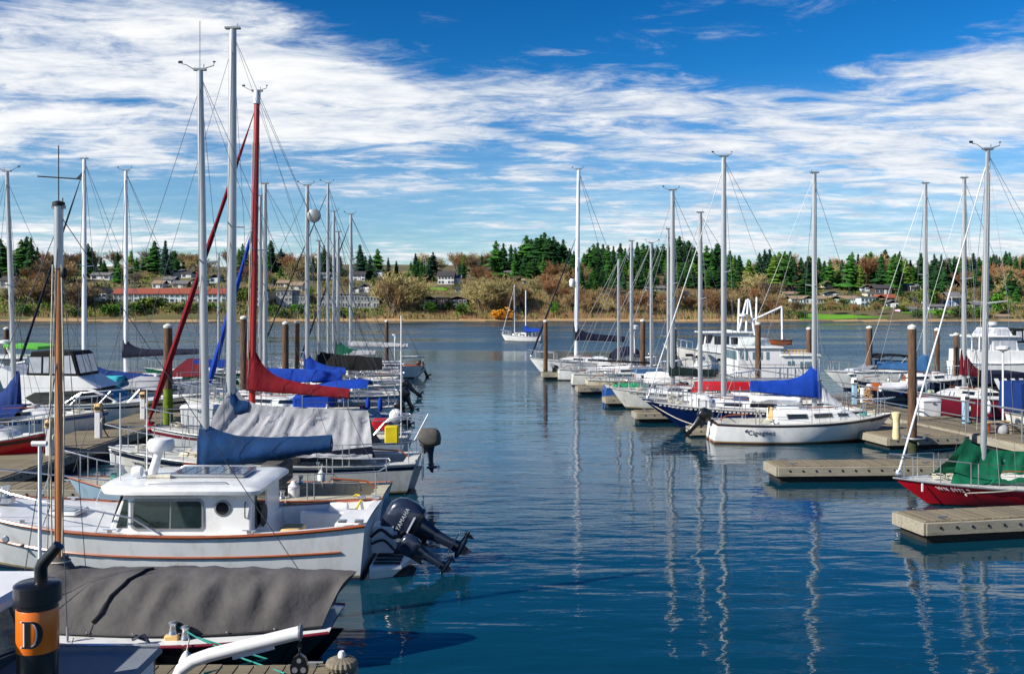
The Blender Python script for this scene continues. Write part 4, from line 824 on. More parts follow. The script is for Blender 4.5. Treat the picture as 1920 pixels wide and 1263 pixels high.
# --- white cabin boat with two outboards (left foreground)
def cabin_boat():
    Y = 18.6; Xs = WX(702, Y); root = empty('cabin_boat', (Xs, Y, 0), math.pi, 'white cabin boat with varnished rub rails and two tilted outboards', 'motorboat')
    H = Hull(8.4, 2.7, 1.04, .56, 1.36, .9, .9, .12, .4, 1.9, .4, .86, .45)
    hull_mesh(H, [-1, -.4, 0, .06, .1, .4, .55, .8, 1], [1, 1, 1, 2, 0, 0, 0, 0], [gel, antif, scum], root)
    deck_mesh(H, gel, root, (.02, .245), .62, .84, .04)
    rub_rail(H, varn, root, 1.0, .036); rub_rail(H, varn, root, .55, .024, .05, 1.0, 'belt_rail')
    def wf(x, z): return 1.10 - .08 * (z - .9)
    prism(root, [(2.1, .7), (4.72, .7), (4.66, 1.0), (4.42, 1.6), (2.1, 1.6)], wf, gel, 'cabin')
    # roof with rounded visor
    o = [(1.92, 1.12), (2.05, 1.24), (4.3, 1.26), (4.75, 1.12), (4.98, .75), (5.05, .3), (5.05, -.3), (4.98, -.75), (4.75, -1.12), (4.3, -1.26), (2.05, -1.24), (1.92, -1.12)]
    rf = MB().loft([[(3.4 + (x - 3.4) * s, y * s, z) for x, y in o] for z, s in ((1.57, .965), (1.6, 1), (1.66, 1), (1.70, .96), (1.735, .82), (1.75, .5))], True, True, True).build('roof', gel, root, ang=45)
    for sd in (1, -1):
        MB().tube([(2.5, sd * .95, 1.71), (2.6, sd * .95, 1.77), (4.0, sd * .95, 1.77), (4.1, sd * .95, 1.71)], .016, 6).build('roof_rail', steel, rf)
        fr = side_panel(root, [(3.0, .93), (4.2, .93), (4.28, .99), (4.3, 1.42), (4.22, 1.5), (3.04, 1.5), (2.97, 1.44), (2.95, .99)], wf, sd, .022, .03, 'window_frame', alud)
        side_panel(fr, [(3.03, .975), (3.55, .975), (3.55, 1.455), (3.06, 1.455), (3.01, 1.42), (3.0, 1.0)], wf, sd, .03, .02, 'window', glassg); side_panel(fr, [(3.59, .975), (4.17, .975), (4.23, 1.02), (4.24, 1.4), (4.19, 1.455), (3.59, 1.455)], wf, sd, .03, .02, 'window', glassg)
        side_panel(root, [(4.36, .98), (4.55, .98), (4.42, 1.48), (4.36, 1.48)], wf, sd, .012, .02, 'quarter_window', glassg)
        pf = MB().lathe([(.15, 0), (.15, .035), (.12, .04)], 20, (2.62, sd * 1.055, 1.33), axis='Y').build('porthole_rim', alud, root) if sd > 0 else MB().lathe([(.15, 0), (.15, -.035), (.12, -.04)], 20, (2.62, sd * 1.055, 1.33), axis='Y').build('porthole_rim', alud, root)
        MB().lathe([(.115, .0), (.115, .045 * sd)], 20, (2.62, sd * 1.055, 1.33), axis='Y').build('porthole_glass', glassd, pf)
        MB().tube([(2.2, sd * 1.07, 1.15), (2.2, sd * 1.11, 1.17), (2.2, sd * 1.11, 1.42), (2.2, sd * 1.06, 1.44)], .012, 5).build('grab_handle', rubber, root)
    for y0, y1 in ((-.98, -.36), (-.3, .3), (.36, .98)):
        MB().poly([(4.665, y0, 1.04), (4.665, y1, 1.04), (4.5, y1 * .98, 1.54), (4.5, y0 * .98, 1.54)], .02, (1, 0, .3)).build('windshield', glassg, root, smooth=False)
    for x in (2.5, 3.3, 4.1): MB().box((x, 0, 1.665), (.018, 2.46, .012)).build('roof_seam', alud, rf)
    f = MB().rbox((3.15, -.1, 1.79), (1.45, .9, .05), .02).build('solar_panel', alu, root)
    mb = MB()
    for i in range(6):
        for j in range(3): mb.box((2.56 + i * .235, -.1 - .27 + j * .27, 1.817), (.21, .25, .012))
    tag(mb.build('solar_cells', solar, f), kind='stuff')
    MB().tube([(4.36, -.1, 1.68), (4.2, -.1, 2.2)], [.09, .075], 10).build('radar_mast', whitep, root)
    MB().lathe([(.06, -.14), (.22, -.12), (.25, -.06), (.25, .05), (.215, .1), (.08, .125)], 24, (4.17, -.1, 2.33)).build('radar_dome', whitep, root)
    MB().tube([(4.3, .2, 1.72), (4.36, .2, 1.85)], .03, 8).lathe([(.1, -.13), (.12, 0), (.1, .04)], 14, (4.5, .35, 1.88), axis='X').build('horn', whitep, root)
    for x, y, h in ((4.72, .5, 1.55), (4.52, -.3, 1.55)): MB().tube([(x, y, 1.68), (x, y, 1.83 + h)], [.014, .009], 6).build('whip_antenna', whitep, root)
    MB().tube([(x_, .4 + .02 * math.sin(x_ * 9), 1.78) for x_ in (3.8, 3.95, 4.1, 4.25)], .045, 6).build('coiled_line', ropew, rf)
    hatch(root, 5.9, .1, H.sheer(.7) + .08, .6); MB().rbox((7.2, 0, 1.28), (.4, .25, .14), .04).lathe([(.09, 0), (.07, .1), (.1, .2)], 12, (7.15, 0, 1.33)).build('windlass', steel, root)
    for sd in (1, -1):
        P = [H.edge(.44, sd, .02, .1), H.edge(.50, sd, .3, .1)] + [H.edge(t, sd, .36 + (t - .5) * .5, .1) for t in (.58, .68, .78, .88, .96)] + [Vector((8.45, 0, H.sheer(1) + .6))]
        MB().tube(P, .018, 7).build('bow_rail', steel, root)
        for t in (.58, .7, .82, .93): MB().tube([H.edge(t, sd, 0, .1), H.edge(t - .02, sd, .36 + (t - .5) * .5, .1)], .013, 6).build('rail_post', steel, root)
        for t in (.25, .55, .75): p = H.edge(t, sd, .05, .12); MB().tube([p + Vector((-.12, 0, .02)), p + Vector((.12, 0, .02))], .014, 6).box(p + Vector((0, 0, -.01)), (.08, .03, .05)).build('cleat', steel, root)
        [MB().rbox((xq, sd * 1.1, 1.1), (.16, .11, .05), .01).build('rod_holder', steel, root) for xq in (.12, .42)]
    # cockpit fittings
    MB().rbox((.35, .35, .78), (.5, 1.2, .5), .03).build('stern_locker', gel, root); MB().rbox((1.05, -.85, .66), (1.1, .3, .4), .02).build('side_locker', gel, root); MB().rbox((1.45, .6, .72), (.4, .5, .34), .03).build('tackle_box', ducko, root)
    MB().lathe([(.05, -.2), (.11, -.17), (.12, 0), (.11, .17), (.05, .2)], 12, (.85, -.9, .92), axis='X').build('propane_cylinder', whitep, root)
    MB().box((2.09, -.35, 1.15), (.03, .7, .85)).build('cabin_door', gel, root); MB().box((2.07, .5, 1.2), (.02, .6, .6)).build('aft_window', glassg, root)
    MB().lathe([(.2, -.02), (.23, 0), (.2, .02)], 16, (2.0, .55, 1.1), axis='X').build('life_ring', rubber, root)
    MB().tube([(.45, -1.2, 1.06), (.5, -1.24, 1.12), (.6, -1.2, 1.1), (.55, -1.15, 1.14), (.4, -1.1, 1.1), (.55, -.95, .8), (.7, -.8, .6)], .022, 6).build('yellow_rope', yellowm, root)
    # swim platform with dark slats
    pl = MB().poly([(-.05, -1.0, .16), (-.05, 1.0, .16), (-.62, .85, .16), (-.78, .4, .16), (-.78, -.4, .16), (-.62, -.85, .16)], .07, (0, 0, 1)).build('swim_platform', gel, root)
    for i in range(7): MB().box((-.34, -.75 + i * .25, .245), (.5, .1, .02)).build('slat', rubber, pl)
    MB().poly([(-.05, 1.0, .16), (-.62, .85, .16), (-.45, .8, .0), (-.05, .95, -.05)], .05, (0, -1, 0)).build('platform_bracket', gel, root)
    MB().tube(curve([(.0, .5, .66), (-.2, .5, .8), (-.42, .38, .62), (-.6, .2, .7)]), .03, 7).build('engine_cable', rubber, root); MB().tube(curve([(.0, .35, .5), (-.25, .5, .6), (-.5, .58, .42), (-.72, .6, .5)]), .024, 7).build('engine_cable', rubber, root)
    big = outboard('part', root, (-.86, 0, .70), math.pi, .9, 62); 
    for ch in big.children:
        if ch.name.startswith('cowling'):
            ch.scale = (1.28, 1.28, 1.35); t = text('YAMAHA', .092, inks, ch, (-.14, -.212, .27), (rad(90), 0, 0), 'brand_lettering', .004, .2); 
            MB().lathe([(.034, 0), (.034, -.012)], 12, (-.19, -.2, .30), axis='Y').build('round_emblem', inks, ch)
            MB().poly([(-.1, -.2, .13), (.2, -.2, .13), (.18, -.2, .16), (-.1, -.2, .155)], .012, (0, -1, 0)).build('trim_stripe', inks, ch)
    outboard('part', root, (-.88, .62, .42), math.pi, .62, 58, cowl=ob_dark)
    for (x, y) in ((.0, .0),): MB().box((-.2, 0, .55), (.4, .5, .5)).build('motor_bracket', gel, root)
    reg_text(root, H, '3792 R W', .955, .78, 1, .17)
    MB().lathe([(.05, -.02), (.07, 0), (.05, .02)], 12, (6.6, H.half(.8) + .02, .75), axis='Y').build('hull_vent', steel, root)
cabin_boat()
# --- dark hulled sailboat under a grey tarp
def tarp_boat():
    root, H = sailboat('tarp', 'black hulled sailboat under a grey canvas cover with wooden mast', 13.7, 632, -190, 110, 392, 15, B=2.25, rail=False, vane=False, hull=blackh, boot=antir, deck=gel, rub=maroon, freeb=.76, life=False, cabh=.25, cabr=(.45, .7), wins=(), mmat=spruce, group=GL, spread=0, tw=.55, ov=.9, tr=.55, well=(.1, .44))
    L = H.L; xm = WX(632, 13.7) - WX(110, 13.7)
    MB().tube([(xm, 0, 5.55), (xm, 0, 6.44)], .063, 12).build('mast_top_sleeve', alu, root); MB().lathe([(.04, -.03), (.085, -.02), (.085, .03), (.03, .05)], 12, (xm, 0, 6.46)).build('mast_cap', rubber, root)
    MB().tube([(xm, 0, 6.5), (xm, 0, 7.3)], .008, 5).tube([(xm - .32, 0, 6.82), (xm + .3, 0, 6.86)], .01, 5).poly([(xm - .30, -.005, 6.82), (xm - .34, -.005, 6.92), (xm - .26, -.005, 6.84), (xm - .22, -.005, 6.82)], .01, (0, 1, 0)).build('masthead_vane', rubber, root)
    for dx, dy in ((.1, .05), (-.1, .04), (.08, -.06)): MB().tube([(xm + dx * .6, dy, 5.6), (xm + dx, dy, 3.5), (xm + dx * .7, dy, 1.4)], .012, 5).build('halyard', ropew, root)
    MB().lathe([(.02, 0), (.05, .04), (.05, .12), (.02, .16)], 10, (xm - .1, .06, 5.4)).build('halyard_block', rubber, root)
    n, m = 60, 24; rows = []; x0, x1 = xm - .02, -.28
    for i in range(n + 1):
        u = i / n; row = []
        for j in range(m + 1):
            v = -1 + 2 * j / m; a = abs(v); xr = x0 + (x1 - x0) * u; xe = x0 + .25 + (.12 - x0 - .25) * u; x = xr + (xe - xr) * a ** 1.4
            t = min(1, max(0, x / L)); yb = H.half(t) * .76; zs = H.sheer(t) + .05
            ridge = 1.22 + .05 * math.sin(u * 3.1) + (.06 * smooth(.15, 0, u)); y = v * yb * (1.0 if a > .5 else 1.0)
            prof = 1 - a ** 2.6; z = zs + (ridge - zs) * prof
            fold = (.046 * math.sin(u * 44 + a * 2 + 3 * noise.noise((u * 7, v * .6, 1))) * smooth(.2, .65, a) * (1 - .4 * a) + wrinkle((x * 1.8, y * .7, 3.0), .022 + .03 * a, 2.0)) * (1 - a ** 8) * (1 - .85 * math.exp(-((u - .29) / .055) ** 2))
            n_out = Vector((0, v * .8, .6)).normalized(); row.append(Vector((x, y, z)) + n_out * fold)
        rows.append(row)
    mb = MB(); mb.grid(rows); last = rows[-1]; c = (.25, 0, H.sheer(0) + .02); mb.add(list(last) + [c], [(k + 1, k, m + 1) for k in range(m)])
    tp = mb.build('canvas_cover', cv_gry, root, ang=70)
    def onc(u, v, off=.012):
        i = min(n - 1, int(u * n)); j = min(m - 1, int((v + 1) / 2 * m)); p = rows[i][j]; return Vector((p.x, p.y, p.z)) + Vector((0, .5, .86)).normalized() * off
    MB().tube([onc(.26 + .06 * (1 - q), .05 + .93 * q, .02) for q in (0, .12, .25, .4, .55, .7, .85, 1)], .022, 5).build('zip_flap', rubber, tp)
    for sd in (1, -1): MB().tube([rows[i][0 if sd < 0 else m] + Vector((0, sd * .006, .004)) for i in range(0, n + 1, 3)], .012, 5).build('hem', rubber, tp)
    MB().loft([[(xm + r * math.cos(a) * 1.2 + dx, r * math.sin(a) + wrinkle((a, z, 1), .02, 3), z) for a in [2 * math.pi * k / 16 for k in range(16)]] for z, r, dx in ((1.0, .42, -.2), (1.16, .28, -.1), (1.28, .17, -.02), (1.4, .12, 0), (1.46, .105, 0))], True).build('mast_collar', cv_gry, tp, ang=70)
    for z in (1.3, 1.38): MB().tube([(xm + .16 * math.cos(a), .14 * math.sin(a), z) for a in [k * .6283 for k in range(11)]], .014, 5).build('lashing', ropew, tp)
    for i in range(6, n, 9): MB().lathe([(.012, 0), (.02, .012), (.01, .02)], 6, rows[i][m] + Vector((0, .02, .03))).build('snap_fastener', steel, tp)
    w = MB().rbox((2.05, .82, .58), (.2, .16, .08), .02).build('winch_base', ducko, root); winch(root, 2.05, .82, .62)
    for q in range(2): MB().tube([(2.0, .8, .72), (1.7, .95, .62), (1.0 - q * .3, 1.15, .4), (.3 + q, 1.9, .5)], .012, 5).build('mooring_line', ropet, root)
    p = H.edge(.37, 1, .05, .1); MB().tube([p, p + Vector((.1, .05, .06)), p + Vector((.2, .02, .02)), p + Vector((.05, .0, .08)), p + Vector((-.1, .06, -.1)), p + Vector((-.12, .08, -.35))], .02, 6).build('rope_bundle', inkd, root)
    for x in (xm + .1, xm - .6):
        MB().tube([(xm, .05, 4.2), (x, H.half(.62) - .05, .6)], .007, 4).build('stay_wire', wire, root); MB().tube([(x, H.half(.62) - .05, .56), (x, H.half(.62) - .05, .78)], .018, 6).build('turnbuckle', steel, root)
tarp_boat()
# --- tug style boat with the D stack at the bottom left
def stack_boat():
    Y = 9.0; Xs = -2.75; root = empty('tugboat', (Xs, Y, 0), math.pi, 'small tug style boat with black and orange stack lettered D', 'tugboat'); H = Hull(6.4, 2.5, .95, .75, 1.4, .85, .6, .1)
    hull_mesh(H, [-1, -.4, 0, .15, .5, .8, 1], [1, 1, 1, 0, 0, 0], [whitep, antir, whitep], root); deck_mesh(H, deckg, root); rub_rail(H, varn, root, 1, .04)
    prism(root, [(.86, .85), (2.1, .85), (2.1, 1.5), (.86, 1.5)], lambda x, z: .70, whitep, 'trunk'); MB().rbox((1.46, 0, 1.535), (1.34, 1.5, .06), .03).build('trunk_roof', deckg, root)
    for x in (.9, 1.05): 
        for sd in (1, -1): MB().box((x, sd * .72, 1.2), (.06, .05, .6)).build('corner_post', varn, root)
    for sd in (1, -1): MB().tube([(.8, sd * .66, 1.60), (2.05, sd * .66, 1.60)], .016, 6).build('roof_rail', steel, root)
    def wf(x, z): return .78 - .05 * (z - 1)
    prism(root, [(2.05, .9), (3.6, .9), (3.5, 2.2), (2.22, 2.2)], wf, whitep, 'wheelhouse'); MB().rbox((2.85, 0, 2.25), (1.75, 1.72, .1), .05).build('wheelhouse_roof', whitep, root)
    for sd in (1, -1): side_panel(root, [(2.35, 1.55), (3.35, 1.55), (3.3, 2.08), (2.42, 2.08)], wf, sd, .015, .03, 'window', glassg)
    MB().poly([(2.10, -.6, 1.5), (2.10, .6, 1.5), (2.2, .6, 2.05), (2.2, -.6, 2.05)], .02, (-1, 0, 0)).build('aft_window', glassg, root, smooth=False)
    MB().box((2.95, .55, 2.36), (.14, .24, .14)).build('wood_block', varn, root)
    sx, sy = 1.50, .40; S = MB().lathe([(.172, 1.5), (.172, 2.36)], 32, (sx, sy, 0)).build('stack', blackp, root)
    MB().lathe([(.175, 1.94), (.178, 1.945), (.178, 2.31), (.175, 2.315)], 32, (sx, sy, 0)).build('orange_band', orange, S)
    MB().lathe([(.178, 2.36), (.2, 2.37), (.2, 2.52), (.175, 2.54), (.06, 2.55)], 32, (sx, sy, 0)).build('stack_cap', blackp, S)
    MB().tube([(sx - .03, sy, 2.5), (sx - .03, sy, 2.66), (sx - .05, sy, 2.71), (sx - .15, sy, 2.82), (sx - .19, sy, 2.87)], [.056, .056, .056, .05, .05], 12).build('exhaust_pipe', blackp, S)
    def dpoly():   # serif capital D as small quads in (x, z), 0.17 wide 0.235 high
        Q = [((.028, 0), (.072, 0), (.072, .235), (.028, .235)), ((0, 0), (.028, 0), (.028, .014), (0, .014)), ((0, .221), (.028, .221), (.028, .235), (0, .235)), ((.072, 0), (.1, 0), (.1, .016), (.072, .016)), ((.072, .219), (.1, .219), (.1, .235), (.072, .235))]
        n = 14
        for i in range(n):
            p, q = [-math.pi / 2 + math.pi * (i + k) / n for k in (0, 1)]
            f = lambda a: (.095 + .085 * math.cos(a), .1175 + .1175 * math.sin(a)); g = lambda a: (.09 + .046 * math.cos(a), .1175 + .1015 * math.sin(a)); Q.append((g(p), f(p), f(q), g(q)))
        return Q
    for dx, mt, off in ((-.014, inkw, .0), (.0, blackp, .0035)):
        mb = MB()
        for q in dpoly():
            P = []
            for x, z in q: a = (x - .056 + dx) / .178; P.append((sx - math.sin(a) * (.1795 + off), sy + math.cos(a) * (.1795 + off), 2.005 + z))
            mb.add(P, [(0, 1, 2, 3)])
        mb.build('letter_D', mt, S, smooth=False)
    MB().tube([(2.02, -.7, .9), (2.02, -.7, 3.62)], .018, 6).tube([(1.95, -.7, 3.62), (2.1, -.7, 3.62)], .028, 6).build('antenna_pole', whitep, root)
stack_boat()
def davit():
    e = empty('davit', (-3.95, 11.3, .48), 0, 'white pipe davit arm on the mossy finger pier', 'davit'); P = [(0, 0, 0), (0, 0, .12), (.06, 0, .26), (.2, 0, .36), (.4, 0, .43), (1.0, 0, .58), (1.45, 0, .69)]
    MB().tube(P, .078, 14).build('arm', whitep, e, ang=50); MB().lathe([(.078, 0), (.1, .01), (.1, .03), (.02, .04)], 14, (1.44, 0, .69), axis='X').build('end_cap', alud, e); MB().box((.9, 0, .48), (.5, .03, .09), ry=-.25).build('web_plate', whitep, e); MB().lathe([(.16, 0), (.16, .02), (.09, .03)], 12).build('base_plate', alud, e)
    b = empty('pulley_block', (-2.5, 11.3, .8), 0, 'black triangular pulley block hanging from the davit arm', 'pulley')
    o = [(0, .13), (.07, .08), (.11, -.03), (.1, -.1), (.05, -.13), (-.05, -.13), (-.1, -.1), (-.11, -.03), (-.07, .08)]; MB().poly([(x, -.03, z) for x, z in o], .06, (0, 1, 0)).build('plate', ob_blk, b)
    for x, z, r in ((0, .05, .028), (-.05, -.06, .034), (.05, -.06, .034)): MB().lathe([(r, -.036), (r, -.03)], 12, (x, 0, z), axis='Y').build('sheave', alud, b)
    for k in range(4): MB().tube([(.02 * math.cos(a) * (k % 2), .02 * math.cos(a) * ((k + 1) % 2), .16 + k * .045 + .03 * math.sin(a)) for a in [i * .785 for i in range(9)]], .008, 5).build('chain_link', rubber, b)
    c = empty('dock_light', (-2.12, 11.95, .48), 0, 'ribbed round dock light on the finger pier corner', 'light'); mb = MB(); n = 40
    mb.loft([[(r * (1 + .07 * (k % 2)) * math.cos(2 * math.pi * k / n), r * (1 + .07 * (k % 2)) * math.sin(2 * math.pi * k / n), z) for k in range(n)] for r, z in ((.1, 0), (.17, .03), (.19, .08), (.17, .13), (.09, .165))], True, True, True); mb.build('ribbed_dome', M('ribbed_dome', (120, 112, 96), .7, .2, 8), c, smooth=False); MB().lathe([(.045, .16), (.05, .2), (.03, .24)], 10).build('bulb', whitep, c); MB().rbox((0, 0, -.03), (.16, .16, .08), .01).build('post', whitep, c)
davit()
# --- left row
sailboat('L3', 'grimy beige sailboat with faded blue sail cover behind the cabin boat', 22.2, 727, 128, 387, 133, 15, hull=palebl, boot=antib, deck=gel3, cab=gel3, boom=(622, 832, 858), cover=cv_teal, cH=.72, ch=.24, cw=.3, cdrop=.32, ck=.7, group=GL, freeb=1.05, rub=varn, whip=1.15, cabh=.4, lean=(.15, 0), ob=None, tw=.8)
r, H = SB['L3'][:2]; reg_text(r, H, 'WN 1132 R', .93, .55, 1, .15); MB().tube([(1.2, .3, 1.0), (.6, .5, 1.05), (.5, .75, .9)], .018, 5).build('tackle', rubber, r); MB().lathe([(.12, 0), (.13, .05), (.13, .28), (.07, .34), (.05, .4)], 12, (2.0, .75, .72)).build('water_jug', whitep, r); MB().rbox((2.55, .1, 1.22), (.5, 1.3, .5), .08).build('dodger', cv_gry, r)
def tent(root, H, xf, xb, zf, zb, ef, eb, mat, yw=1.0, seed=0, peak=.0, n=70, m=26):
    rows = []
    for i in range(n + 1):
        u = i / n; row = []
        for j in range(m + 1):
            v = -1 + 2 * j / m; a = abs(v); xr = xf + (xb - xf) * u; xe = ef[0] + (eb[0] - ef[0]) * u; x = xr + (xe - xr) * a; t = min(1, max(0, x / H.L)); yb = H.half(t) * yw; ze = ef[1] + (eb[1] - ef[1]) * u; zr = zf + (zb - zf) * u ** .8 + peak * math.exp(-u * 14)
            sag = .10 * math.sin(math.pi * a) * (1 if u > .12 else .5); z = zr + (ze - zr) * a - sag; y = v * yb * (.12 + .88 * a ** .8)
            ph = u * 46 + 3.0 * noise.noise((u * 5 + seed, a * 1.2, .5)); fold = (.05 * math.sin(ph) + .03 * math.sin(ph * 2.3 + a * 4)) * (1 - .3 * a) * smooth(0, .3, a) + wrinkle((x * 1.3, z * 2, seed + v), .06, 2.2)
            row.append(Vector((x, y, z)) + Vector((0, math.copysign(.8, v), .35)) * fold)
        rows.append(row)
    return MB().grid(rows).build('boom_tent', mat, root, ang=80)
sailboat('L4', 'white sailboat with silver tarp tent over its boom and tall mast', 26.5, 785, 205, 433, 55, 18, hull=gel2, stripe=dnavy, boot=antib, deck=gel2, cab=gel3, boom=(690, 790, 775), group=GL, freeb=1.12, cabh=.42, kst=.93, spread=1, lean=(-.05, 0), tw=.75, wins=((.08, .5, .35, .8), (.56, .8, .35, .78)))
r, H = SB['L4'][:2]; xm = WX(785, 26.5) - WX(433, 26.5); tent(r, H, xm - .05, WX(785, 26.5) - WX(690, 26.5), 2.3, 2.14, (xm + .75, 1.2), (1.1, 1.0), cv_sil, 1.0, 3, .7)
sail_cover(r, xm, xm - .5, 2.2, 2.2, .75, .25, .17, cv_teal, 'mast_boot', .3, .12, .14)
MB().poly([(1.05, 1.0, .98), (3.0, 1.2, .9), (3.0, 1.22, 1.12), (1.15, 1.0, 1.3)], .02, (0, 1, 0)).build('tent_skirt', cv_navy, r)
reg_text(r, H, 'WN 7752 R', .93, .62, 1, .2)
ol4 = outboard('part', r, (-.3, .25, 1.2), math.pi, .6, 4, cover=M('grey_motor_cover', (84, 82, 78), .85, .3, 5, bump=.4, bscale=8)); [setattr(c, 'scale', (1.55, 1.7, 1.35)) for c in ol4.children if c.name.startswith('cowling')]
MB().rbox((.62, .95, 1.62), (.36, .26, .44), .03).build('yellow_float_case', yellowm, r)
MB().tube([(.55, -.6, .9), (.55, -.6, 4.75)], .022, 6).build('white_pole', whitep, r)
MB().tube([(.02, .9, 1.45), (-.35, .95, 2.15)], .022, 6).build('antenna_mount', whitep, r)
for k in range(3): MB().tube([(1.2, -.5 + k * .4, 1.5), (.9, -.5 + k * .4, 1.85), (.4, -.5 + k * .4, 1.95), (-.1, -.5 + k * .4, 2.02 - .06 * k)], .017, 5).build('bimini_bow', steel, r)
for y in (.2, -.2): MB().tube([(-.12, y, .25), (-.1, y, 1.4)], .016, 5).build('ladder_rail', steel, r)
for z in (.4, .62, .84): MB().tube([(-.12, .2, z), (-.12, -.2, z)], .014, 5).build('ladder_step', steel, r)
sailboat('L5', 'white sailboat with red mast and wine red sail cover', 32.2, 768, 272, 472, 172, 13, hull=gel, stripe=maroon, boot=antir, boom=(655, 744, 728), cover=cv_red, cH=1.55, ch=.30, cw=.26, furl=cv_red, fr=.1, mmat=redm, group=GL, lean=(-.18, 0), spread=1)
r, H = SB['L5'][:2]; xm = WX(768, 32.2) - WX(472, 32.2); MB().tube([(xm - .165, 0, WZ(195, 32.2)), (xm - .185, 0, WZ(170, 32.2))], .118, 10).build('mast_top', whitem, r); MB().tube([(xm + .14, .1, 2.2), (xm - .06, .1, 10.5)], .016, 5).build('halyard', ropew, r); MB().rbox((.9, .6, 1.15), (.5, .5, .35), .06).rbox((1.6, .8, 1.2), (.4, .3, .5), .06).build('red_cushion', redp, r); MB().tube([(1.7 - .9 * math.sin(a), -.2, 1.1 + .75 * math.cos(a) - .3) for a in [k * .16 for k in range(11)]], .09, 8).build('blue_hoop', cv_teal, r); MB().lathe([(.1, -.25), (.22, -.15), (.24, 0), (.22, .15), (.1, .25)], 12, (.45, 0, 1.35), axis='Y').build('white_float', whitep, r)
MB().tube([(H.L - .2 + .08 * math.sin(a * 3), .1 * math.cos(a * 2), 1.15 - .04 * a) for a in [k * .5 for k in range(14)]], .06, 6).build('furling_line_bundle', redp, r)
sailboat('L6', 'white sailboat with broad blue stripe and bright blue canvas', 41, 742, 345, 497, 345, 9, hull=gel, stripe=bluestr, boot=antif, boom=(640, 712, 716), cover=cv_blue, cH=.5, ch=.48, cw=.24, group=GL, kst=.62, freeb=1.1, ob=.7)
r, H = SB['L6'][:2]; n = 12
MB().loft([[(x, y * w, z0 + h * math.cos(y * 1.35)) for y in [-1 + k * .2 for k in range(11)]] for x, w, h, z0 in ((1.1, .9, .32, 1.55), (1.5, 1.1, .42, 1.52), (2.6, 1.12, .45, 1.42), (3.6, 1.05, .4, 1.25), (4.05, .95, .25, 1.1))], False).build('cockpit_awning', cv_blue, r, ang=70)
MB().rbox((3.4, .2, 1.05), (1.6, 1.6, .5), .1).build('folded_canvas', cv_blue, r)
for k, x in enumerate((.5, 1.0)): fender(r, x, H.half(.1) + .05, .95, cv_blue, .1, .5)
sailboat('L7', 'white sailboat with peaked royal blue sail cover by its mast', 47.2, 752, 400, 576, 348, 9, hull=gel, boot=antif, boom=(648, 700, 698), cover=cv_blue, cH=.95, ch=.3, cw=.25, group=GL, stripe=bluestr, kst=.95, ob=.8, whip=.0)
r, H = SB['L7'][:2]; MB().lathe([(.0, 0), (.32, .02), (.34, .05), (.3, .08)], 20, (WX(752, 47.2) - WX(590, 47.2), .1, WZ(405, 47.2)), axis='Y').build('radar_reflector', alud, r)
sailboat('L8', 'white sailboat under a deep black sail cover', 53, 757, 445, 598, 452, 7, hull=gel, boot=antib, boom=(716, 692, 692), cover=cv_blk, cH=.85, ch=.72, cw=.34, group=GL, ob=.8, obk={'tilt': 50})
sailboat('L8b', 'bare boomed sloop with thin tall mast behind the black cover', 57.5, 745, 470, 615, 344, 6, hull=gel, boot=antif, group=GL, boom=(690, 680), furl=cv_blk, fr=.05)
sailboat('L9', 'sailboat with green collar and grey sail cover', 61, 755, 490, 634, 435, 7, hull=gel, boot=antif, group=GL, boom=(704, 664, 666), cover=cv_sil, cH=.3, ch=.28, cw=.24)
r, H = SB['L9'][:2]; xm = WX(755, 61) - WX(634, 61); sail_cover(r, xm, xm - 1.2, WZ(668, 61), WZ(666, 61), 1.0, .32, .26, cv_grn, 'green_collar', .1, .5)
sailboat('L9b', 'low white sloop with short slim mast in the left row', 64, 750, 520, 626, 397, 6, hull=gel, boot=antif, group=GL, boom=(690, 668))
sailboat('L10', 'wood trimmed white sailboat at the end of the left row', 67.5, 797, 560, 658, 402, 7, hull=gel, boot=antib, deck=varn, cab=gel, rub=varn, group=GL, boom=(765, 650, 648), cover=cv_sil, cH=.3, ch=.26, cw=.22, freeb=1.25, furl=cv_navy, tw=.35, tr=.8, ob=None)
r, H = SB['L10'][:2]; MB().tube([(2.1, .3, 1), (2.1, .3, 3.0)], .03, 6).tube([(2.1, .3, 3.0), (2.3, .3, 3.05)], .06, 8).build('wind_generator_mast', whitep, r)
for a in (.5, 2.6, 4.7): MB().poly([(2.05, .3 + .04 * math.sin(a), 3.0 + .04 * math.cos(a)), (2.05, .3 + .75 * math.sin(a) - .06 * math.cos(a), 3.0 + .75 * math.cos(a)), (2.05, .3 + .75 * math.sin(a) + .06 * math.cos(a), 3.0 + .75 * math.cos(a))], .03, (1, 0, 0)).build('turbine_blade', whitep, r)
outboard('part', r, (.3, -.5, .75), math.pi, .8, 30, cowl=ob_blk)
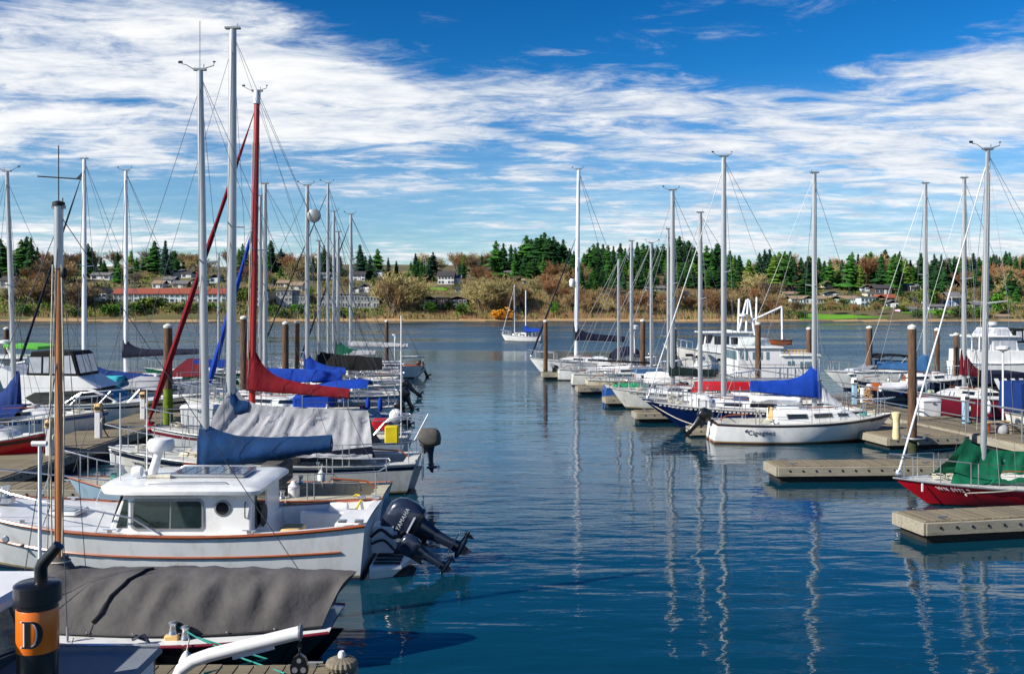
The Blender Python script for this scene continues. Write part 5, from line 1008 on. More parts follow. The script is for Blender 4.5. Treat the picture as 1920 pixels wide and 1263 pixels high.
# --- beyond the left walkway
sailboat('W1', 'red hulled sailboat with its bow over the left dock', 30, -190, 103, -60, 300, 10, hull=redh, boot=antir, stripe=brownstr, kst=.93, deck=gel2, group=GW, freeb=1.1)
sailboat('W2', 'white sailboat with blue sheer stripe and blue sail cover', 35.6, -170, 206, 28, 322, 10, hull=gel, stripe=bluestr, kst=.95, boot=antib, group=GW, boom=(-90, 770, 768), cover=cv_blu2, cH=1.35, ch=.34, cw=.3, freeb=1.15, lean=(-.3, 0))
r, H = SB['W2'][:2]; reg_text(r, H, 'WN 8228 RA', .62, .84, -1, .16, inkw); MB().loft([[(x, y, .95 + h * math.cos(y * 1.3)) for y in [-1.1 + k * .22 for k in range(11)]] for x, h in ((2.4, .42), (3.2, .5), (4.4, .45))], False).build('blue_dodger', cv_blu2, r, ang=70)
sailboat('W4', 'white sailboat with blue boom cover and blue furled jib', 49, 335, 20, 158, 298, 9, hull=gel, boot=antif, group=GW, boom=(288, 712, 704), cover=cv_blu2, cH=1.1, ch=.3, cw=.3, furl=cv_navy, fr=.07, mmat=whitem)
r, H = SB['W4'][:2]; MB().loft([[(x, y, z0 + h * math.cos(y * 1.3) + wrinkle((x, y, 1), .12, 1.8)) for y in [-1.15 + k * .23 for k in range(11)]] for x, h, z0 in ((.1, .2, .75), (.6, .5, .8), (1.2, .62, .85), (1.9, .6, .85), (2.6, .4, .85))], False).build('crumpled_tarp', cv_sil, r, ang=80); MB().rbox((3.2, .3, 1.25), (1.1, 1.5, .5), .1).build('turquoise_tarp', cv_tq, r)
sailboat('W5', 'white sailboat with navy sail cover on its boom', 55.5, 415, 110, 236, 320, 8, hull=gel, boot=antif, group=GW, boom=(372, 662, 668), cover=cv_navy, cH=1.0, ch=.3, cw=.26, mmat=whitem)
r, H = SB['W5'][:2]; MB().poly([(.6, 1.1, 1.0), (2.9, 1.1, 1.0), (1.9, .1, 2.0), (1.0, .1, 2.0)], .04, (0, 1, .6)).build('maroon_awning', cv_mar, r); MB().box((.5, .4, 1.75), (1.9, .05, .45)).build('blue_weathercloth', cv_blue, r)
sailboat('W6', 'green hulled sailboat with pale deck near the thin mast', 63, 500, 270, 410, 476, 5, hull=greenh, boot=antib, group=GW)
sailboat('W7', 'white sailboat with bright blue furled jib beyond the left walkway', 44, 520, 383, 488, 368, 7, hull=gel, boot=antib, group=GW, furl=cv_blue, fr=.13, cabr=(.3, .7), freeb=1.0)
def cruiser(name, label, Y, stern, bow, fr, B, houses, group, hull=gel, boot=antif, cat='motorboat', rail=True, rubm=None, rub=True, deck=None, ov=1.0, tw=.88, stripe=None):
    """houses: dict(pts=pixel profile, w=half width, mat, wins=[pixel polygons], name)"""
    s = -1 if bow < stern else 1; Xs = WX(stern, Y); L = abs(WX(bow, Y) - Xs); root = empty(name, (Xs, Y, 0), 0 if s > 0 else math.pi, label, cat, group); H = Hull(L, B, *fr, tw, ov, .08, .4, 1.9, .4, .85, .5)
    hull_mesh(H, [-1, -.4, 0, .12, .5, .74, .84, 1], [1, 1, 1, 0, 0, 2, 0], [hull, boot, stripe or hull], root); deck_mesh(H, deck or gel, root); 
    if rub: rub_rail(H, rubm or alud, root, 1, .03)
    def loc(p): return ((WX(p[0], Y) - Xs) * s, WZ(p[1], Y))
    for h in houses:
        w = h['w']; tp = h.get('tap', .06); pts = [loc(p) for p in h['pts']]; zb = min(z for x, z in pts); wf = lambda x, z, w=w, zb=zb, tp=tp: w - tp * (z - zb)
        o = prism(root, pts, wf, h.get('mat', gel), h.get('name', 'cabin'))
        for q in h.get('wins', ()):
            pp = [loc(p) for p in q]
            for sd in (1, -1): side_panel(o, pp, wf, sd, .02, .035, h.get('wname', 'window'), h.get('glass', glassd))
        for (pa, pb) in h.get('fwin', ()):
            (xa, za), (xb, zb_) = loc(pa), loc(pb); nr = Vector((zb_ - za, 0, xa - xb)).normalized(); xc = sum(x for x, z in pts) / len(pts); nr = nr if nr.x * ((xa + xb) / 2 - xc) > 0 else -nr; nn = h.get('fn', 3)
            for q in range(nn):
                ya, yb = [(-1 + 2 * (q + e) / nn) * w * .9 for e in (.06, .94)]
                MB().poly([Vector((xa, ya, za)) - nr * .01, Vector((xa, yb, za)) - nr * .01, Vector((xb, yb * .95, zb_)) - nr * .01, Vector((xb, ya * .95, zb_)) - nr * .01], .035, nr).build('front_' + h.get('wname', 'window'), h.get('glass', glassd), o, smooth=False)
        if 'roof' in h:
            a, b, z = h['roof']; xa, xb = sorted(((WX(a, Y) - Xs) * s, (WX(b, Y) - Xs) * s)); MB().rbox(((xa + xb) / 2, 0, WZ(z, Y)), (xb - xa, 2 * w + .25, .1), .05).build('roof', h.get('rmat', gel), o)
    if rail: rails(root, H, True, False, False); 
    return root, H, loc
wq = lambda a, b, t, d: [(a, d), (b, d), (b, t), (a, t)]
r, H, lc = cruiser('motor_yacht', 'white flybridge motor yacht with black canvas enclosure and dark windows', 42, 22, 392, (.85, .72, 1.2), 3.0, [
    dict(pts=[(60, 765), (265, 765), (235, 745), (190, 722), (60, 722)], w=1.2, wins=[[(72, 741), (90, 731), (185, 727), (215, 737), (232, 745), (228, 752), (90, 752)]], name='saloon', fwin=[((258, 760), (238, 747)), ((232, 743), (194, 724))]),
    dict(pts=[(32, 724), (205, 724), (168, 702), (60, 700), (22, 684), (18, 690)], w=1.15, name='flybridge'),
    dict(pts=[(70, 702), (168, 702), (157, 662), (150, 657), (78, 657)], w=1.0, mat=cv_blk, wins=[wq(76, 98, 667, 696), wq(102, 112, 667, 696), wq(116, 132, 666, 697), [(136, 697), (162, 697), (152, 664), (136, 665)]], glass=vinyl, name='canvas_enclosure', wname='vinyl_window', fwin=[((166.5, 697), (157.5, 664))])], GW, hull=gel, stripe=dnavy, boot=antib, ov=1.5)
reg_text(r, H, 'WN 4182 RM', .72, .82, -1, .13); MB().tube([lc((20, 683))[:1] + (0,) + lc((20, 683))[1:], (.6, 0, 2.6)], .05, 6).build('radar_arch', gel, r)
for x in (3.2, 4.4, 5.6): MB().tube([(x, -H.half(x / H.L) + .1, H.sheer(x / H.L)), (x + .5, -H.half(x / H.L) + .15, H.sheer(x / H.L) + .55)], .03, 6).build('rail_post', steel, r)
MB().tube([(2.9, -1.3, .9), (3.6, -1.35, 1.35), (5.5, -1.2, 1.5), (7.4, -.7, 1.65), (8.5, 0, 1.75)], .028, 6).build('side_rail', steel, r)
r, H, lc = cruiser('motorboat', 'white cabin cruiser with radar dome at the far left edge', 51, -130, 78, (1.0, .9, 1.5), 3.0, [dict(pts=[(-90, 712), (40, 712), (25, 672), (-90, 672)], w=1.2, wins=[wq(-20, 15, 678, 692)], roof=(-95, 75, 668)), dict(pts=[(28, 650), (92, 654), (92, 648), (60, 644), (28, 644)], w=1.2, mat=M('lime_canvas', (94, 186, 60), .8), name='green_canopy')], GW)
x, z = lc((22, 640)); MB().lathe([(.2, -.08), (.3, -.05), (.3, .06), (.2, .1)], 16, (x, -.6, z)).tube([(x + .7, -.6, z - 1.6), (x, -.6, z - .08)], .09, 8).build('radar_dome', whitep, r)
# --- right row
sailboat('R1', 'white sloop with navy sail cover and dark furled jib at the channel mouth', 72, 1222, 993, 1080, 318, 8, hull=gel, boot=antif, group=GR, boom=(1172, 640, 636), cover=cv_navy, cH=1.0, ch=.42, cw=.25, furl=cv_navy, fr=.07, mmat=whitem, freeb=1.15, jib_top=.66, lean=(-.2, 0))
r, H = SB['R1'][:2]; MB().loft([[(x, y, z0 + h * math.cos(y * 1.2)) for y in [-1.1 + k * .22 for k in range(11)]] for x, h, z0 in ((1.0, .7, 1.1), (1.8, .95, 1.1), (2.7, .9, 1.0), (3.1, .55, .95))], False).build('navy_dodger', cv_navy, r, ang=70); MB().lathe([(.12, -.3), (.2, -.2), (.2, .2), (.12, .3)], 10, (WX(1222, 72) - WX(1080, 72) + .3, 0, WZ(530, 72))).build('radar', whitep, r); x = 1.4; MB().tube([(x, .8, 1), (x, .8, 3.4)], .05, 6).lathe([(.3, 0), (.3, .25), (.2, .3)], 12, (x, .8, 3.35)).build('radar_post', whitep, r)
sailboat('R2', 'small white sailboat with square transom next to the lone pile', 66, 1048, 1240, 1160, 486, 6, hull=gel, boot=antif, group=GR, boom=(1075, 692), ob=.6, tr=-.1, tw=.8)
sailboat('R3', 'pale sailboat with bundled sails and white transom', 61.5, 1074, 1285, 1184, 452, 7, hull=gel2, boot=antif, group=GR, boom=(1100, 696, 694), cover=cv_wht, cH=.3, ch=.26, cw=.26, tr=-.1, tw=.8)
sailboat('R4', 'beige sailboat with rust stained transom and dark spars', 56.5, 1100, 1340, 1221, 456, 6, hull=gel3, boot=antir, group=GR, boom=(1130, 676, 680), boommat=cv_blk, tr=-.1, tw=.8, furl=None)
r, H = SB['R4'][:2]; MB().rbox((3.6, .2, 1.25), (1.6, 1.2, .35), .1).build('blue_sailbag', cv_lbl, r)
sailboat('R5', 'sailboat with blue transom and green netting on deck', 51.5, 1134, 1420, 1253, 430, 6, hull=bluestr, boot=antif, group=GR, boom=(1180, 690), tr=-.1, tw=.75, cab=gel2)
r, H = SB['R5'][:2]; MB().rbox((1.6, .3, .78), (2.2, 1.6, .14), .05).build('green_net', M('green_net', (10, 140, 90), .8, .4, 9, bump=.6, bscale=14), r)
def dinghy(label, X, Y, z, L, mat, rz, flip=True, roll=0.0, name='dinghy', cat='dinghy', B=None, seat=False, inner=None):
    e = empty(name, (X, Y, z), rz, label, cat); H = Hull(L, B or L * .42, .42, .36, .55, .8, .25, .05, draft=.12, plumb=.75)
    c = bpy.data.objects.new('shell', None)
    h = hull_mesh(H, [-1, -.5, 0, .5, .9, 1], [0] * 5, [mat], e, 'shell'); rb = rub_rail(H, alud, e, 1, .025, name='gunwale')
    if flip:
        for o in e.children: o.rotation_euler[0] = math.pi + roll; o.location = (0, 0, .42)
    else:
        deck_mesh(H, inner or mat, e, (.06, .9), .3, .9, 0)
        for x in (.3, .55): MB().box((L * x, 0, .33), (.25, H.half(x) * 1.8, .04)).build('thwart', varn, e)
    bpy.data.objects.remove(c); return e
dinghy('white upturned dinghy resting across the blue sterned sailboat', WX(1206, 51.5), 51.0, 1.05, 1.9, whitep, rad(-25), roll=.25); dinghy('second white upturned dinghy leaning behind the first', WX(1222, 51.9), 52.0, .98, 1.7, whitep, rad(-20), roll=-.1)
sailboat('R6', 'grey white sloop with dark green boom cover', 47, 1440, 1146, 1261, 357, 10, hull=gel2, boot=antib, group=GR, boom=(1342, 704, 702), cover=cv_dgr, cH=.4, ch=.3, cw=.26)
r, H = SB['R6'][:2]; reg_text(r, H, 'WN 3817 JB', .9, .84, 1, .13)
e = dinghy('long red canoe laid on the deck of the grey white sloop', WX(1440, 45.7), 45.8, 1.02, 3.7, redp, math.pi, name='canoe', cat='canoe', B=.62)
sailboat('R7', 'white sloop with wide navy sheer band beside the blue one', 43, 1540, 1197, 1313, 399, 9, hull=gel, stripe=navy, kst=.9, boot=antif, group=GR, boom=(1420, 712), ov=1.3)
sailboat('R8', 'dark blue sloop with white rope trim and tall mast', 39.4, 1610, 1209, 1357, 294, 11, hull=navy, boot=antif, stripe=navy, group=GR, boom=(1500, 712), ov=1.6, furl=cv_wht, fr=.024, freeb=1.12, cab=gel)
r, H = SB['R8'][:2]; reg_text(r, H, 'WN 2883 RL', .9, .86, 1, .13, inkw); MB().rbox((WX(1610, 39.4) - WX(1312, 39.4), .2, 1.15), (.75, 1.2, .55), .15).build('white_dodger', gel, r)
for sd in (1, -1):
    for i in range(46): t = .1 + .86 * i / 46; p = H.pt(t, .93, sd); MB().box(p + Vector((0, sd * .02, 0)), (.09, .03, .05)).build('trim_block', whitep, r)
MB().tube(curve([H.edge(.97, 1, -.1), H.edge(.85, 1, -.55, -.2), H.edge(.7, 1, -.75, -.6), H.edge(.6, 1, -.6, -.9)]), .018, 5).build('bow_line', ropew, r)
MB().rbox((WX(1610, 39.4) - WX(1385, 39.4), .1, 1.2), (.7, .9, .2), .08).build('blue_bag', cv_lbl, r)
sailboat('R9', 'white sailboat named on its side with blue boom cover', 35.9, 1337, 1672, 1527, 325, 10, B=2.4, hull=gel, stripe=brownstr, kst=1.0, boot=antir, group=GR, boom=(1407, 732, 742), cover=cv_blue, cH=1.25, ch=.42, cw=.27, freeb=1.0, cabh=.46, tr=-.12, tw=.72, cabr=(.33, .80), wins=((.1, .36, .35, .75), (.42, .66, .36, .74), (.71, .86, .36, .7)), wide=.7, ov=.95, plain=True)
r, H = SB['R9'][:2]; MB().rbox((H.L * .33 - .06, .0, 1.02), (.06, .5, .5), .02).build('tan_washboard', ducko, r); reg_text(r, H, 'Cigognes', .175, .50, -1, .25, inkd, 'boat_name'); reg_text(r, H, 'WN 3570 RF', .86, .84, -1, .1)
p = H.pt(.155, .62, -1); MB().poly([p + Vector((0, -.02, 0)), p + Vector((.14, -.02, .05)), p + Vector((.06, -.02, .06)), p + Vector((.12, -.02, .12)), p + Vector((.0, -.02, .06))], .012, (0, -1, 0)).build('bird_emblem', inkd, r, smooth=False)
outboard('part', r, (-.42, .05, .78), math.pi, .78, 42, cowl=ob_blk)
sail_cover(r, WX(1527, 36) - WX(1337, 36) + .25, WX(1527, 36) - WX(1337, 36) + 1.0, 1.6, 1.2, .5, .2, .2, cv_wht, 'bagged_jib', .2, .3, .05); sail_cover(r, WX(1527, 36) - WX(1337, 36) - .6, WX(1407, 36) - WX(1337, 36), 1.55, 1.55, .2, .16, .3, cv_wht, 'sail_bundle', .25, .3, .05)
sailboat('R10', 'red hulled sailboat with green tarp over the foredeck', 25.0, 2205, 1650, 1822, 288, 12, B=2.6, dh=6, hull=redh, boot=antir, stripe=None, group=GR, boom=(2110, 872, 856), freeb=.68, furl=cv_wht, fr=.026, deck=gel2, cab=gel2, lean=(-.12, 0), jib_top=.97, cabr=(.3, .74), cabh=.3, ov=.95)
r, H = SB['R10'][:2]; reg_text(r, H, 'WN 8993 Z', .905, .72, 1, .13, inkw); xm = WX(2205, 25.0) - WX(1822, 25.0)
tent(r, H, xm + .45, .9, 1.34, 1.24, (xm + 1.2, .6), (.7, .82), cv_grn, .66, 9, .34)
side = MB().poly([(xm - .98, .93, .66), (xm - .72, .93, .66), (xm - .72, .91, .92), (xm - .98, .91, .92)], .02, (0, 1, 0)).build('notice_frame', cv_blue, r); MB().poly([(xm - .95, .955, .69), (xm - .75, .955, .69), (xm - .75, .935, .89), (xm - .95, .935, .89)], .012, (0, 1, 0)).build('paper_notice', whitep, side)
MB().tube(curve([H.edge(.68, 1, 0), H.edge(.76, 1, -.03, -.3), H.edge(.85, 1, -.08, -.62), H.edge(.87, 1, -.1, -.9)]), .017, 6).build('dock_line', ropew, r); MB().rbox(H.edge(.93, 1, -.14, -.02), (.05, .03, .2), .008).build('white_bow_fender', whitep, r)
# --- behind the right walkway
r, H, lc = cruiser('trawler', 'white trawler yacht with raised bow and triangular mast', 73, 1492, 1243, (1.35, 1.1, 2.2), 3.4, [
    dict(pts=[(1300, 690), (1300, 661), (1318, 650), (1420, 655), (1470, 664), (1470, 690)], w=1.35, name='trunk_cabin'),
    dict(pts=[(1312, 655), (1318, 622), (1400, 626), (1408, 656)], w=1.25, wins=[[(1317, 642), (1325, 642), (1331, 627), (1319, 626)], wq(1333, 1347, 629, 644), wq(1351, 1360, 629, 644), wq(1364, 1376, 631, 645)], name='pilothouse', fwin=[((1314, 645), (1317.4, 626))], roof=(1308, 1405, 622)),
    dict(pts=[(1362, 624), (1366, 618), (1400, 624), (1408, 634), (1404, 636)], w=1.0, name='upper_bridge')], GB, ov=1.6)
for q in ((1287, 664), (1304, 667), (1343, 672)):
    x, z = lc(q); MB().rbox((x, H.half(x / H.L) * .97, z), (.55, .08, .2), .03).build('hull_port', glassd, r)
for a, b in (((1400, 562), (1384, 624)), ((1403, 560), (1398, 630)), ((1405, 562), (1417, 640)), ((1386, 560), (1384, 622)), ((1419, 557), (1417, 640)), ((1405, 603), (1466, 575)), ((1466, 575), (1467, 640))):
    (x0, z0), (x1, z1) = lc(a), lc(b); MB().tube([(x0, 0, z0), (x1, 0, z1)], .09, 6).build('mast_spar', whitem, r)
x, z = lc((1393, 591)); MB().lathe([(.2, -.1), (.4, -.06), (.4, .08), (.2, .12)], 14, (x, 0, z)).build('radar_dome', whitep, r)
dinghy('varnished wooden skiff carried on the trawler aft deck', WX(1484, 72.5), 72.6, WZ(646, 73), 2.4, varn, math.pi, False, name='skiff', cat='skiff'); 
r, H, lc = cruiser('houseboat', 'white two part houseboat with square windows and roof rail', 60, 1524, 1360, (.55, .5, .7), 3.6, [
    dict(pts=[(1372, 705), (1372, 650), (1452, 650), (1452, 705)], w=1.6, tap=0, mat=whitep, wins=[wq(1376, 1382, 655, 670), wq(1386, 1390, 655, 672), wq(1399, 1405, 657, 671), wq(1407, 1417, 657, 671), wq(1424, 1429, 657, 671)], name='forward_cabin', fwin=[((1372, 672), (1372, 656))], roof=(1366, 1456, 649), wname='window', glass=glassb),
    dict(pts=[(1452, 705), (1452, 663), (1522, 663), (1522, 705)], w=1.6, tap=0, mat=whitep, wins=[wq(1463, 1468, 674, 682), wq(1470, 1475, 674, 682), wq(1486, 1491, 675, 688), wq(1494, 1508, 675, 688), wq(1511, 1516, 675, 688)], name='aft_cabin', roof=(1450, 1524, 663), wname='window', glass=glassb)], GB, hull=whitep, rail=False, deck=deckg, ov=.3, tw=.95)
for i in range(8): x, z = lc((1452 + i * 6.2, 657)); MB().box((x, 1.5, z - .02), (.07, .05, .26)).build('roof_rail_slat', ducko, r)
x0, z0 = lc((1450, 654)); x1, z1 = lc((1498, 654)); MB().box(((x0 + x1) / 2, 1.5, z0), (abs(x1 - x0), .07, .06)).build('roof_rail_top', ducko, r)
for px in range(1440, 1524, 14): x, z = lc((px, 690)); MB().tube([(x, 1.75, .6), (x, 1.75, 1.5)], .018, 5).build('guard_post', alud, r)
MB().tube([lc((1522, 680))[:1] + (1.75, 1.5), lc((1374, 680))[:1] + (1.75, 1.5)], .018, 5).build('guard_rail', alud, r)
dinghy('pale kayak lying upturned on the houseboat roof', WX(1388, 60), 60.4, WZ(648, 60) + .0, 2.1, M('pale_kayak', (206, 216, 212), .4), 0, name='kayak', cat='kayak', B=.7)
r, H, lc = cruiser('motorboat', 'white express cruiser with black bimini top and blue canvas', 58, 1728, 1546, (1.2, 1.05, 1.15), 2.4, [
    dict(pts=[(1580, 700), (1600, 692), (1710, 690), (1710, 700)], w=1.0, name='coaming'), dict(pts=[(1610, 694), (1628, 684), (1650, 684), (1662, 694)], w=.9, mat=alu, glass=glassg, wins=[[(1613, 693), (1629, 686), (1636, 686), (1636, 693)], wq(1639, 1650, 686, 693)], name='windscreen'),
    dict(pts=[(1645, 690), (1645, 678), (1652, 675), (1706, 677), (1706, 690)], w=.95, mat=cv_lbl, name='cockpit_cover'), dict(pts=[(1636, 668), (1650, 663), (1690, 664), (1708, 669), (1708, 672), (1690, 667), (1650, 666), (1637, 671)], w=1.0, mat=cv_blk, name='bimini_top')], GB, ov=1.2)
for a, b in (((1650, 665), (1672, 686)), ((1690, 665), (1672, 686)), ((1637, 669), (1660, 690))):
    for sd in (.95, -.95): (x0, z0), (x1, z1) = lc(a), lc(b); MB().tube([(x0, sd, z0), (x1, sd, z1)], .022, 5).build('bimini_strut', steel, r)
sailboat('B6', 'dark navy sailboat with pale blue sail cover on the far walkway side', 53, 1606, 1846, 1735, 344, 9, hull=dnavy, boot=antib, group=GB, boom=(1646, 690, 694), cover=cv_lbl, cH=1.1, ch=.3, cw=.28, freeb=1.25, deck=gel2)
sailboat('B7', 'maroon sailboat with navy and striped canvas behind the dock box', 44, 1975, 1694, 1808, 334, 9, hull=maroon, boot=antib, stripe=maroon, group=GB, boom=(1835, 706, 700), cover=cv_mar, cH=1.05, ch=.2, cw=.2, freeb=1.15, cab=gel)
r, H = SB['B7'][:2]; xq = lambda px: WX(1975, 44) - WX(px, 44)
MB().rbox(((xq(1838) + xq(1905)) / 2, 0, WZ(706, 44)), (1.7, 2.0, .5), .06).build('navy_bimini', cv_navy, r)
for i in range(8):
    x0 = xq(1842 + i * 7.6); MB().poly([(x0, .95, 1.85), (x0 - .185, .95, 1.85), (x0 - .185 - .28, 1.2, 1.05), (x0 - .28, 1.2, 1.05)], .03, (0, 1, .3)).build('canvas_stripe', cv_navy if i % 2 else cv_wht, r, smooth=False)
MB().poly([(xq(1842), -.95, 1.85), (xq(1905), -.95, 1.85), (xq(1912), -1.2, 1.05), (xq(1849), -1.2, 1.05)], .03, (0, -1, .3)).build('canvas_side', cv_navy, r)
r, H, lc = cruiser('trawler', 'big white trawler with flat roofed aft cabin at the right', 61, 1797, 2080, (1.5, 1.3, 2.3), 3.8, [
    dict(pts=[(1799, 708), (1799, 655), (1990, 655), (1990, 708)], w=1.6, wins=[wq(1822, 1830, 677, 683), wq(1858, 1868, 681, 686), wq(1872, 1882, 681, 686), wq(1905, 1940, 660, 672)], name='cabin'),
    dict(pts=[(1840, 658), (1840, 631), (1885, 631), (1890, 658)], w=1.4, mat=cv_wht, wins=[wq(1843, 1852, 635, 656), wq(1855, 1882, 635, 656)], glass=vinyl, name='vinyl_enclosure', fwin=[((1840, 655), (1840, 634))], roof=(1800, 1890, 629)),
    dict(pts=[(1838, 629), (1848, 614), (1872, 613), (1882, 628)], w=1.2, mat=cv_wht, wins=[wq(1851, 1858, 617, 627), wq(1861, 1872, 617, 627)], glass=vinyl, name='upper_enclosure', fwin=[((1840, 626), (1847, 616))]),
    dict(pts=[(1878, 642), (1882, 617), (1912, 615), (1918, 640)], w=1.3, mat=cv_blk, wins=[wq(1886, 1896, 620, 638), wq(1899, 1910, 619, 638)], glass=vinyl, name='bridge_canvas', fwin=[((1878.5, 638), (1881.5, 620))])], GB, ov=1.6, boot=antib)
x, z = lc((1857, 607)); MB().lathe([(.2, -.1), (.42, -.05), (.42, .08), (.2, .14)], 14, (x, 0, z)).tube([(x, 0, z - .4), (x, 0, z - .1)], .1, 8).build('radar_dome', whitep, r)
for px in (1801, 1815, 1828): x, z = lc((px, 655)); MB().tube([(x, -1.5, z), (x, -1.5, z + .9)], .05, 6).build('roof_post', whitem, r)
r, H, lc = cruiser('motorboat', 'white workboat with blue tarp at the right edge', 35.5, 1995, 1884, (1.0, .9, 1.1), 2.0, [dict(pts=[(1893, 770), (1893, 716), (1990, 712), (1990, 770)], w=.85, mat=cv_blu2, name='blue_tarp', tap=.1)], GB, hull=gel2, rail=False, ov=.25)
x, z = lc((1888, 652)); MB().tube([(x + .35, .4, .8), (x + .35, .4, z - .05)], .035, 6).lathe([(.1, -.1), (.24, -.03), (.24, .06), (.1, .1)], 14, (x + .35, .4, z)).build('radar_dome', whitep, r)
# inflatable tender behind the navy sailboat
e = empty('inflatable_tender', (WX(1690, 50), 50.2, .55), rad(12), 'grey white inflatable tender on the dock before the navy sailboat', 'dinghy')
for sd in (1, -1): MB().tube([(-1.5, sd * .55, .25), (0, sd * .6, .26), (1.0, sd * .5, .3), (1.6, 0, .4)], [.16, .2, .2, .17], 10).build('side_tube', cv_wht, e)
MB().box((0, 0, .12), (2.4, .9, .06)).build('floor', deckg, e); MB().rbox((-1.35, 0, .3), (.06, .9, .4), .01).build('transom', varn, e)
# --- anchored ketch
def ketch():
    root, H = sailboat('K', 'white ketch anchored alone out in the channel with blue awning', 138, 1017, 938, 963, 534, 2.2, B=2.2, hull=gel, boot=antib, group='anchored ketch', boom=(985, 624), life=True, freeb=1.05, whip=0, cabh=.4, furl=cv_wht, fr=.04, stripe=None, mmat=whitem, dh=-14)
    xm = (WX(1017, 138) - WX(985, 138)); MB().tube([(xm, 0, 1), (xm, 0, WZ(544, 138))], .08, 8).build('mizzen_mast', whitem, root); MB().tube([(xm, -.6, WZ(585, 138)), (xm, .6, WZ(585, 138))], .03, 5).build('mizzen_spreader', whitem, root)
    sail_cover(root, xm, .1, 1.45, 1.45, .8, .42, .5, cv_blue, 'blue_awning', .12, .3)
ketch()
# ------------------------------------------------------------------ small things on the docks
def pedestal(label, X, Y, z, h=.95, mat=None, head=None):
    e = empty('power_pedestal', (X, Y, z), 0, label, 'pedestal', 'dock power pedestals'); MB().rbox((0, 0, h * .4), (.2, .2, h * .8), .02).build('post', mat or bluep, e); hd = MB().rbox((0, 0, h * .88), (.28, .26, h * .22), .04, taper=.85).build('head', head or whitep, e)
    MB().box((0, -.14, h * .86), (.16, .03, .1)).build('outlet', rubber, hd); MB().tube([(.12, 0, h * .85), (.22, -.05, h * .6), (.18, .05, h * .2), (.3, .1, .02)], .02, 6).build('power_cord', yellowm if RN.random() < .4 else rubber, e)
    MB().lathe([(.11, -.03), (.13, 0), (.11, .03)], 14, (.15, 0, h * .5), axis='X').build('hose_coil', ropew, e)
def dbox(label, X, Y, z, s=(1.0, .6, .6), rz=0.0, mat=None):
    e = empty('dock_box', (X, Y, z), rz, label, 'box', 'dock boxes'); MB().rbox((0, 0, s[2] * .42), (s[0] * .92, s[1] * .9, s[2] * .84), .03, taper=1.05).build('body', mat or whitep, e); l = MB().rbox((0, 0, s[2] * .92), (s[0] * 1.03, s[1] * 1.03, s[2] * .16), .04, taper=.94).build('lid', mat or whitep, e); MB().box((0, -s[1] * .54, s[2] * .8), (.12, .03, .06)).build('latch', steel, l)
def steps(label, X, Y, z, rz=0.0):
    e = empty('dock_steps', (X, Y, z), rz, label, 'steps', 'dock steps'); 
    for k in range(2):
        MB().rbox((k * .28, 0, .13 + k * .13), (.28, .6, .26 + k * .26), .02).build('step', whitep, e); MB().box((k * .28, 0, .27 + k * .26), (.25, .56, .012)).build('tread', deckg, e)
P = lambda px, py, z=.48: ((px - CX) / F * ((CH - z) * F / (py - HY)), (CH - z) * F / (py - HY))
for lab, px, py, h in (('pale blue pedestal with white head beside the white dock box', 1810, 793, 1.15), ('pale blue pedestal at the walkway bend near the rope heap', 1602, 757, 1.25)): X, Y = P(px, py); pedestal(lab, X, Y, .48, h)
X, Y = P(1618, 754); e = empty('dock_post', (X, Y, .48), 0, 'short cream post beside the walkway pedestal', 'post'); MB().lathe([(.13, 0), (.13, .6), (.15, .61), (.15, .68), (.05, .7)], 12).build('body', whitep, e)
for lab, X, Y, h in (('tan headed pedestal beside the white bow on the left walkway', -14.3, 33.2, 1.2), ('tan headed pedestal by the mossy pile', -14.9, 38.8, 1.1), ('pedestal with beige cap near the left edge of the walkway', -14.1, 29.3, 1.1)): pedestal(lab, X, Y, .48, h, whitep, ducko)
X, Y = P(1740, 778); dbox('large white dock box beside the tallest brown pile', X, Y, .48, (.85, .7, .72), .1)
for lab, px, py, s in (('white gabled dock box behind the red furled jib', 375, 800, (1.3, .7, .85)), ('small white dock box beyond the pale blue bow', 240, 868, (.9, .55, .5))): X, Y = P(px, py); dbox(lab, X, Y, .48, s)
steps('white dock steps beside the mossy pile', -13.9, 41.5, .48); steps('white dock steps farther along the left walkway', -14.2, 45.0, .48)
X, Y = P(1628, 757); e = empty('rope_heap', (X, Y, .48), 0, 'tangled heap of tan rope on the right walkway', 'rope'); r_ = random.Random(3)
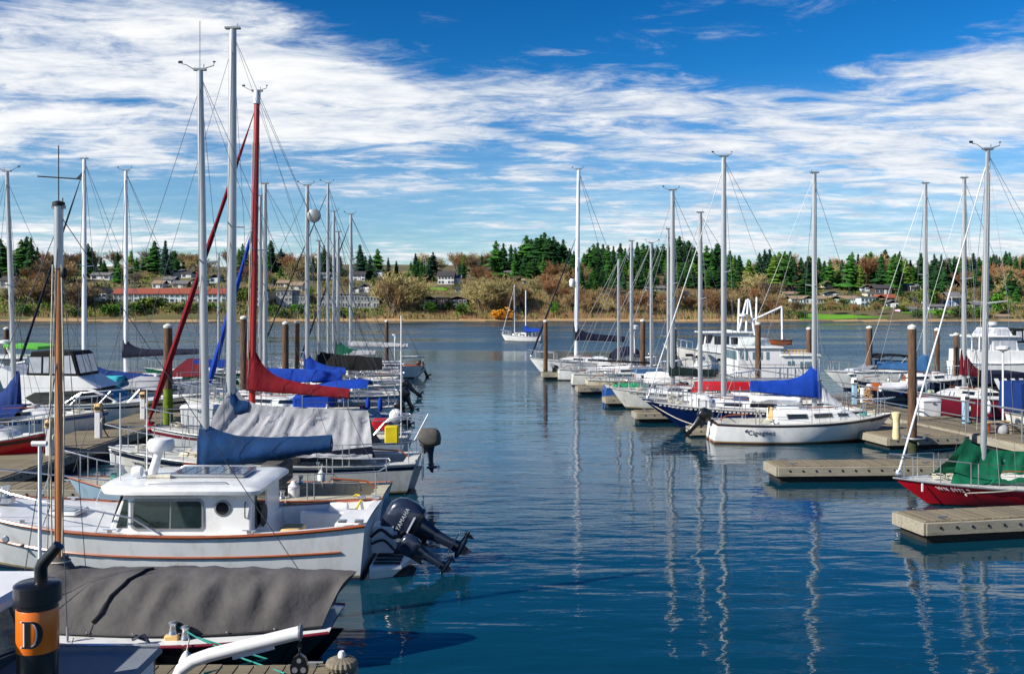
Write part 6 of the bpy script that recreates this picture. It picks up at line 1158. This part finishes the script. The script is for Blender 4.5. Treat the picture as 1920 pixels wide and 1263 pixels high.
for k in range(9): MB().tube([((.28 - .02 * k) * math.cos(a + k) + r_.uniform(-.05, .05), (.22 - .015 * k) * math.sin(a + k), .04 + .09 * k + r_.uniform(-.02, .02)) for a in [i * .5 for i in range(13)]], .028, 5).build('coil', M('tan_rope', (176, 142, 104), .9, .3, 20), e)
X, Y = P(1868, 812); e = empty('bench', (X, Y, .48), .15, 'low wooden bench on the right walkway', 'bench')
MB().rbox((0, 0, .42), (.9, .35, .05), .01).build('seat', ducko, e)
for x in (-.38, .38):
    for y in (-.12, .12): MB().box((x, y, .2), (.06, .06, .4)).build('leg', varn, e)
X, Y = P(1851, 806); e = empty('buoy', (X, Y, .48), 0, 'pink plastic buoy standing by the low bench', 'buoy'); MB().lathe([(.09, 0), (.12, .06), (.12, .26), (.07, .36), (.04, .42), (.04, .48)], 12).build('body', pinkm, e)
X, Y = P(1880, 812); e = empty('sack', (X, Y, .48), 0, 'crumpled pale sack beside the low bench', 'sack'); MB().loft([[(r * math.cos(a) * (1 + .15 * math.sin(3 * a + z * 9)), r * math.sin(a), z) for a in [k * .524 for k in range(12)]] for r, z in ((.18, 0), (.22, .1), (.19, .24), (.1, .34), (.04, .38))], True, True, True).build('body', cv_sil, e)
X, Y = P(1890, 812); e = empty('crate', (X + .25, Y, .48), .2, 'brown wooden crate at the end of the bench', 'crate')
for z in (.05, .17, .29): MB().box((0, -.2, z), (.6, .025, .09)).box((0, .2, z), (.6, .025, .09)).box((-.29, 0, z), (.025, .38, .09)).box((.29, 0, z), (.025, .38, .09)).build('slat', plankm, e)
MB().box((0, 0, .02), (.58, .38, .02)).build('bottom', plankm, e)
e = empty('dock_bumper', (13.25, 33.1, .44), 0, 'cream bumper post strapped to the tallest pile', 'bumper'); MB().lathe([(.12, 0), (.14, .08), (.11, .45), (.12, .7), (.16, .88), (.16, .92), (.08, .94)], 12).build('body', M('cream_bumper', (218, 206, 160), .6, .12, 4), e); MB().tube([(.45 + .36 * math.cos(a), -.4 + .36 * math.sin(a), .1) for a in [k * .628 for k in range(11)]], .04, 6).build('hoop', alud, e)
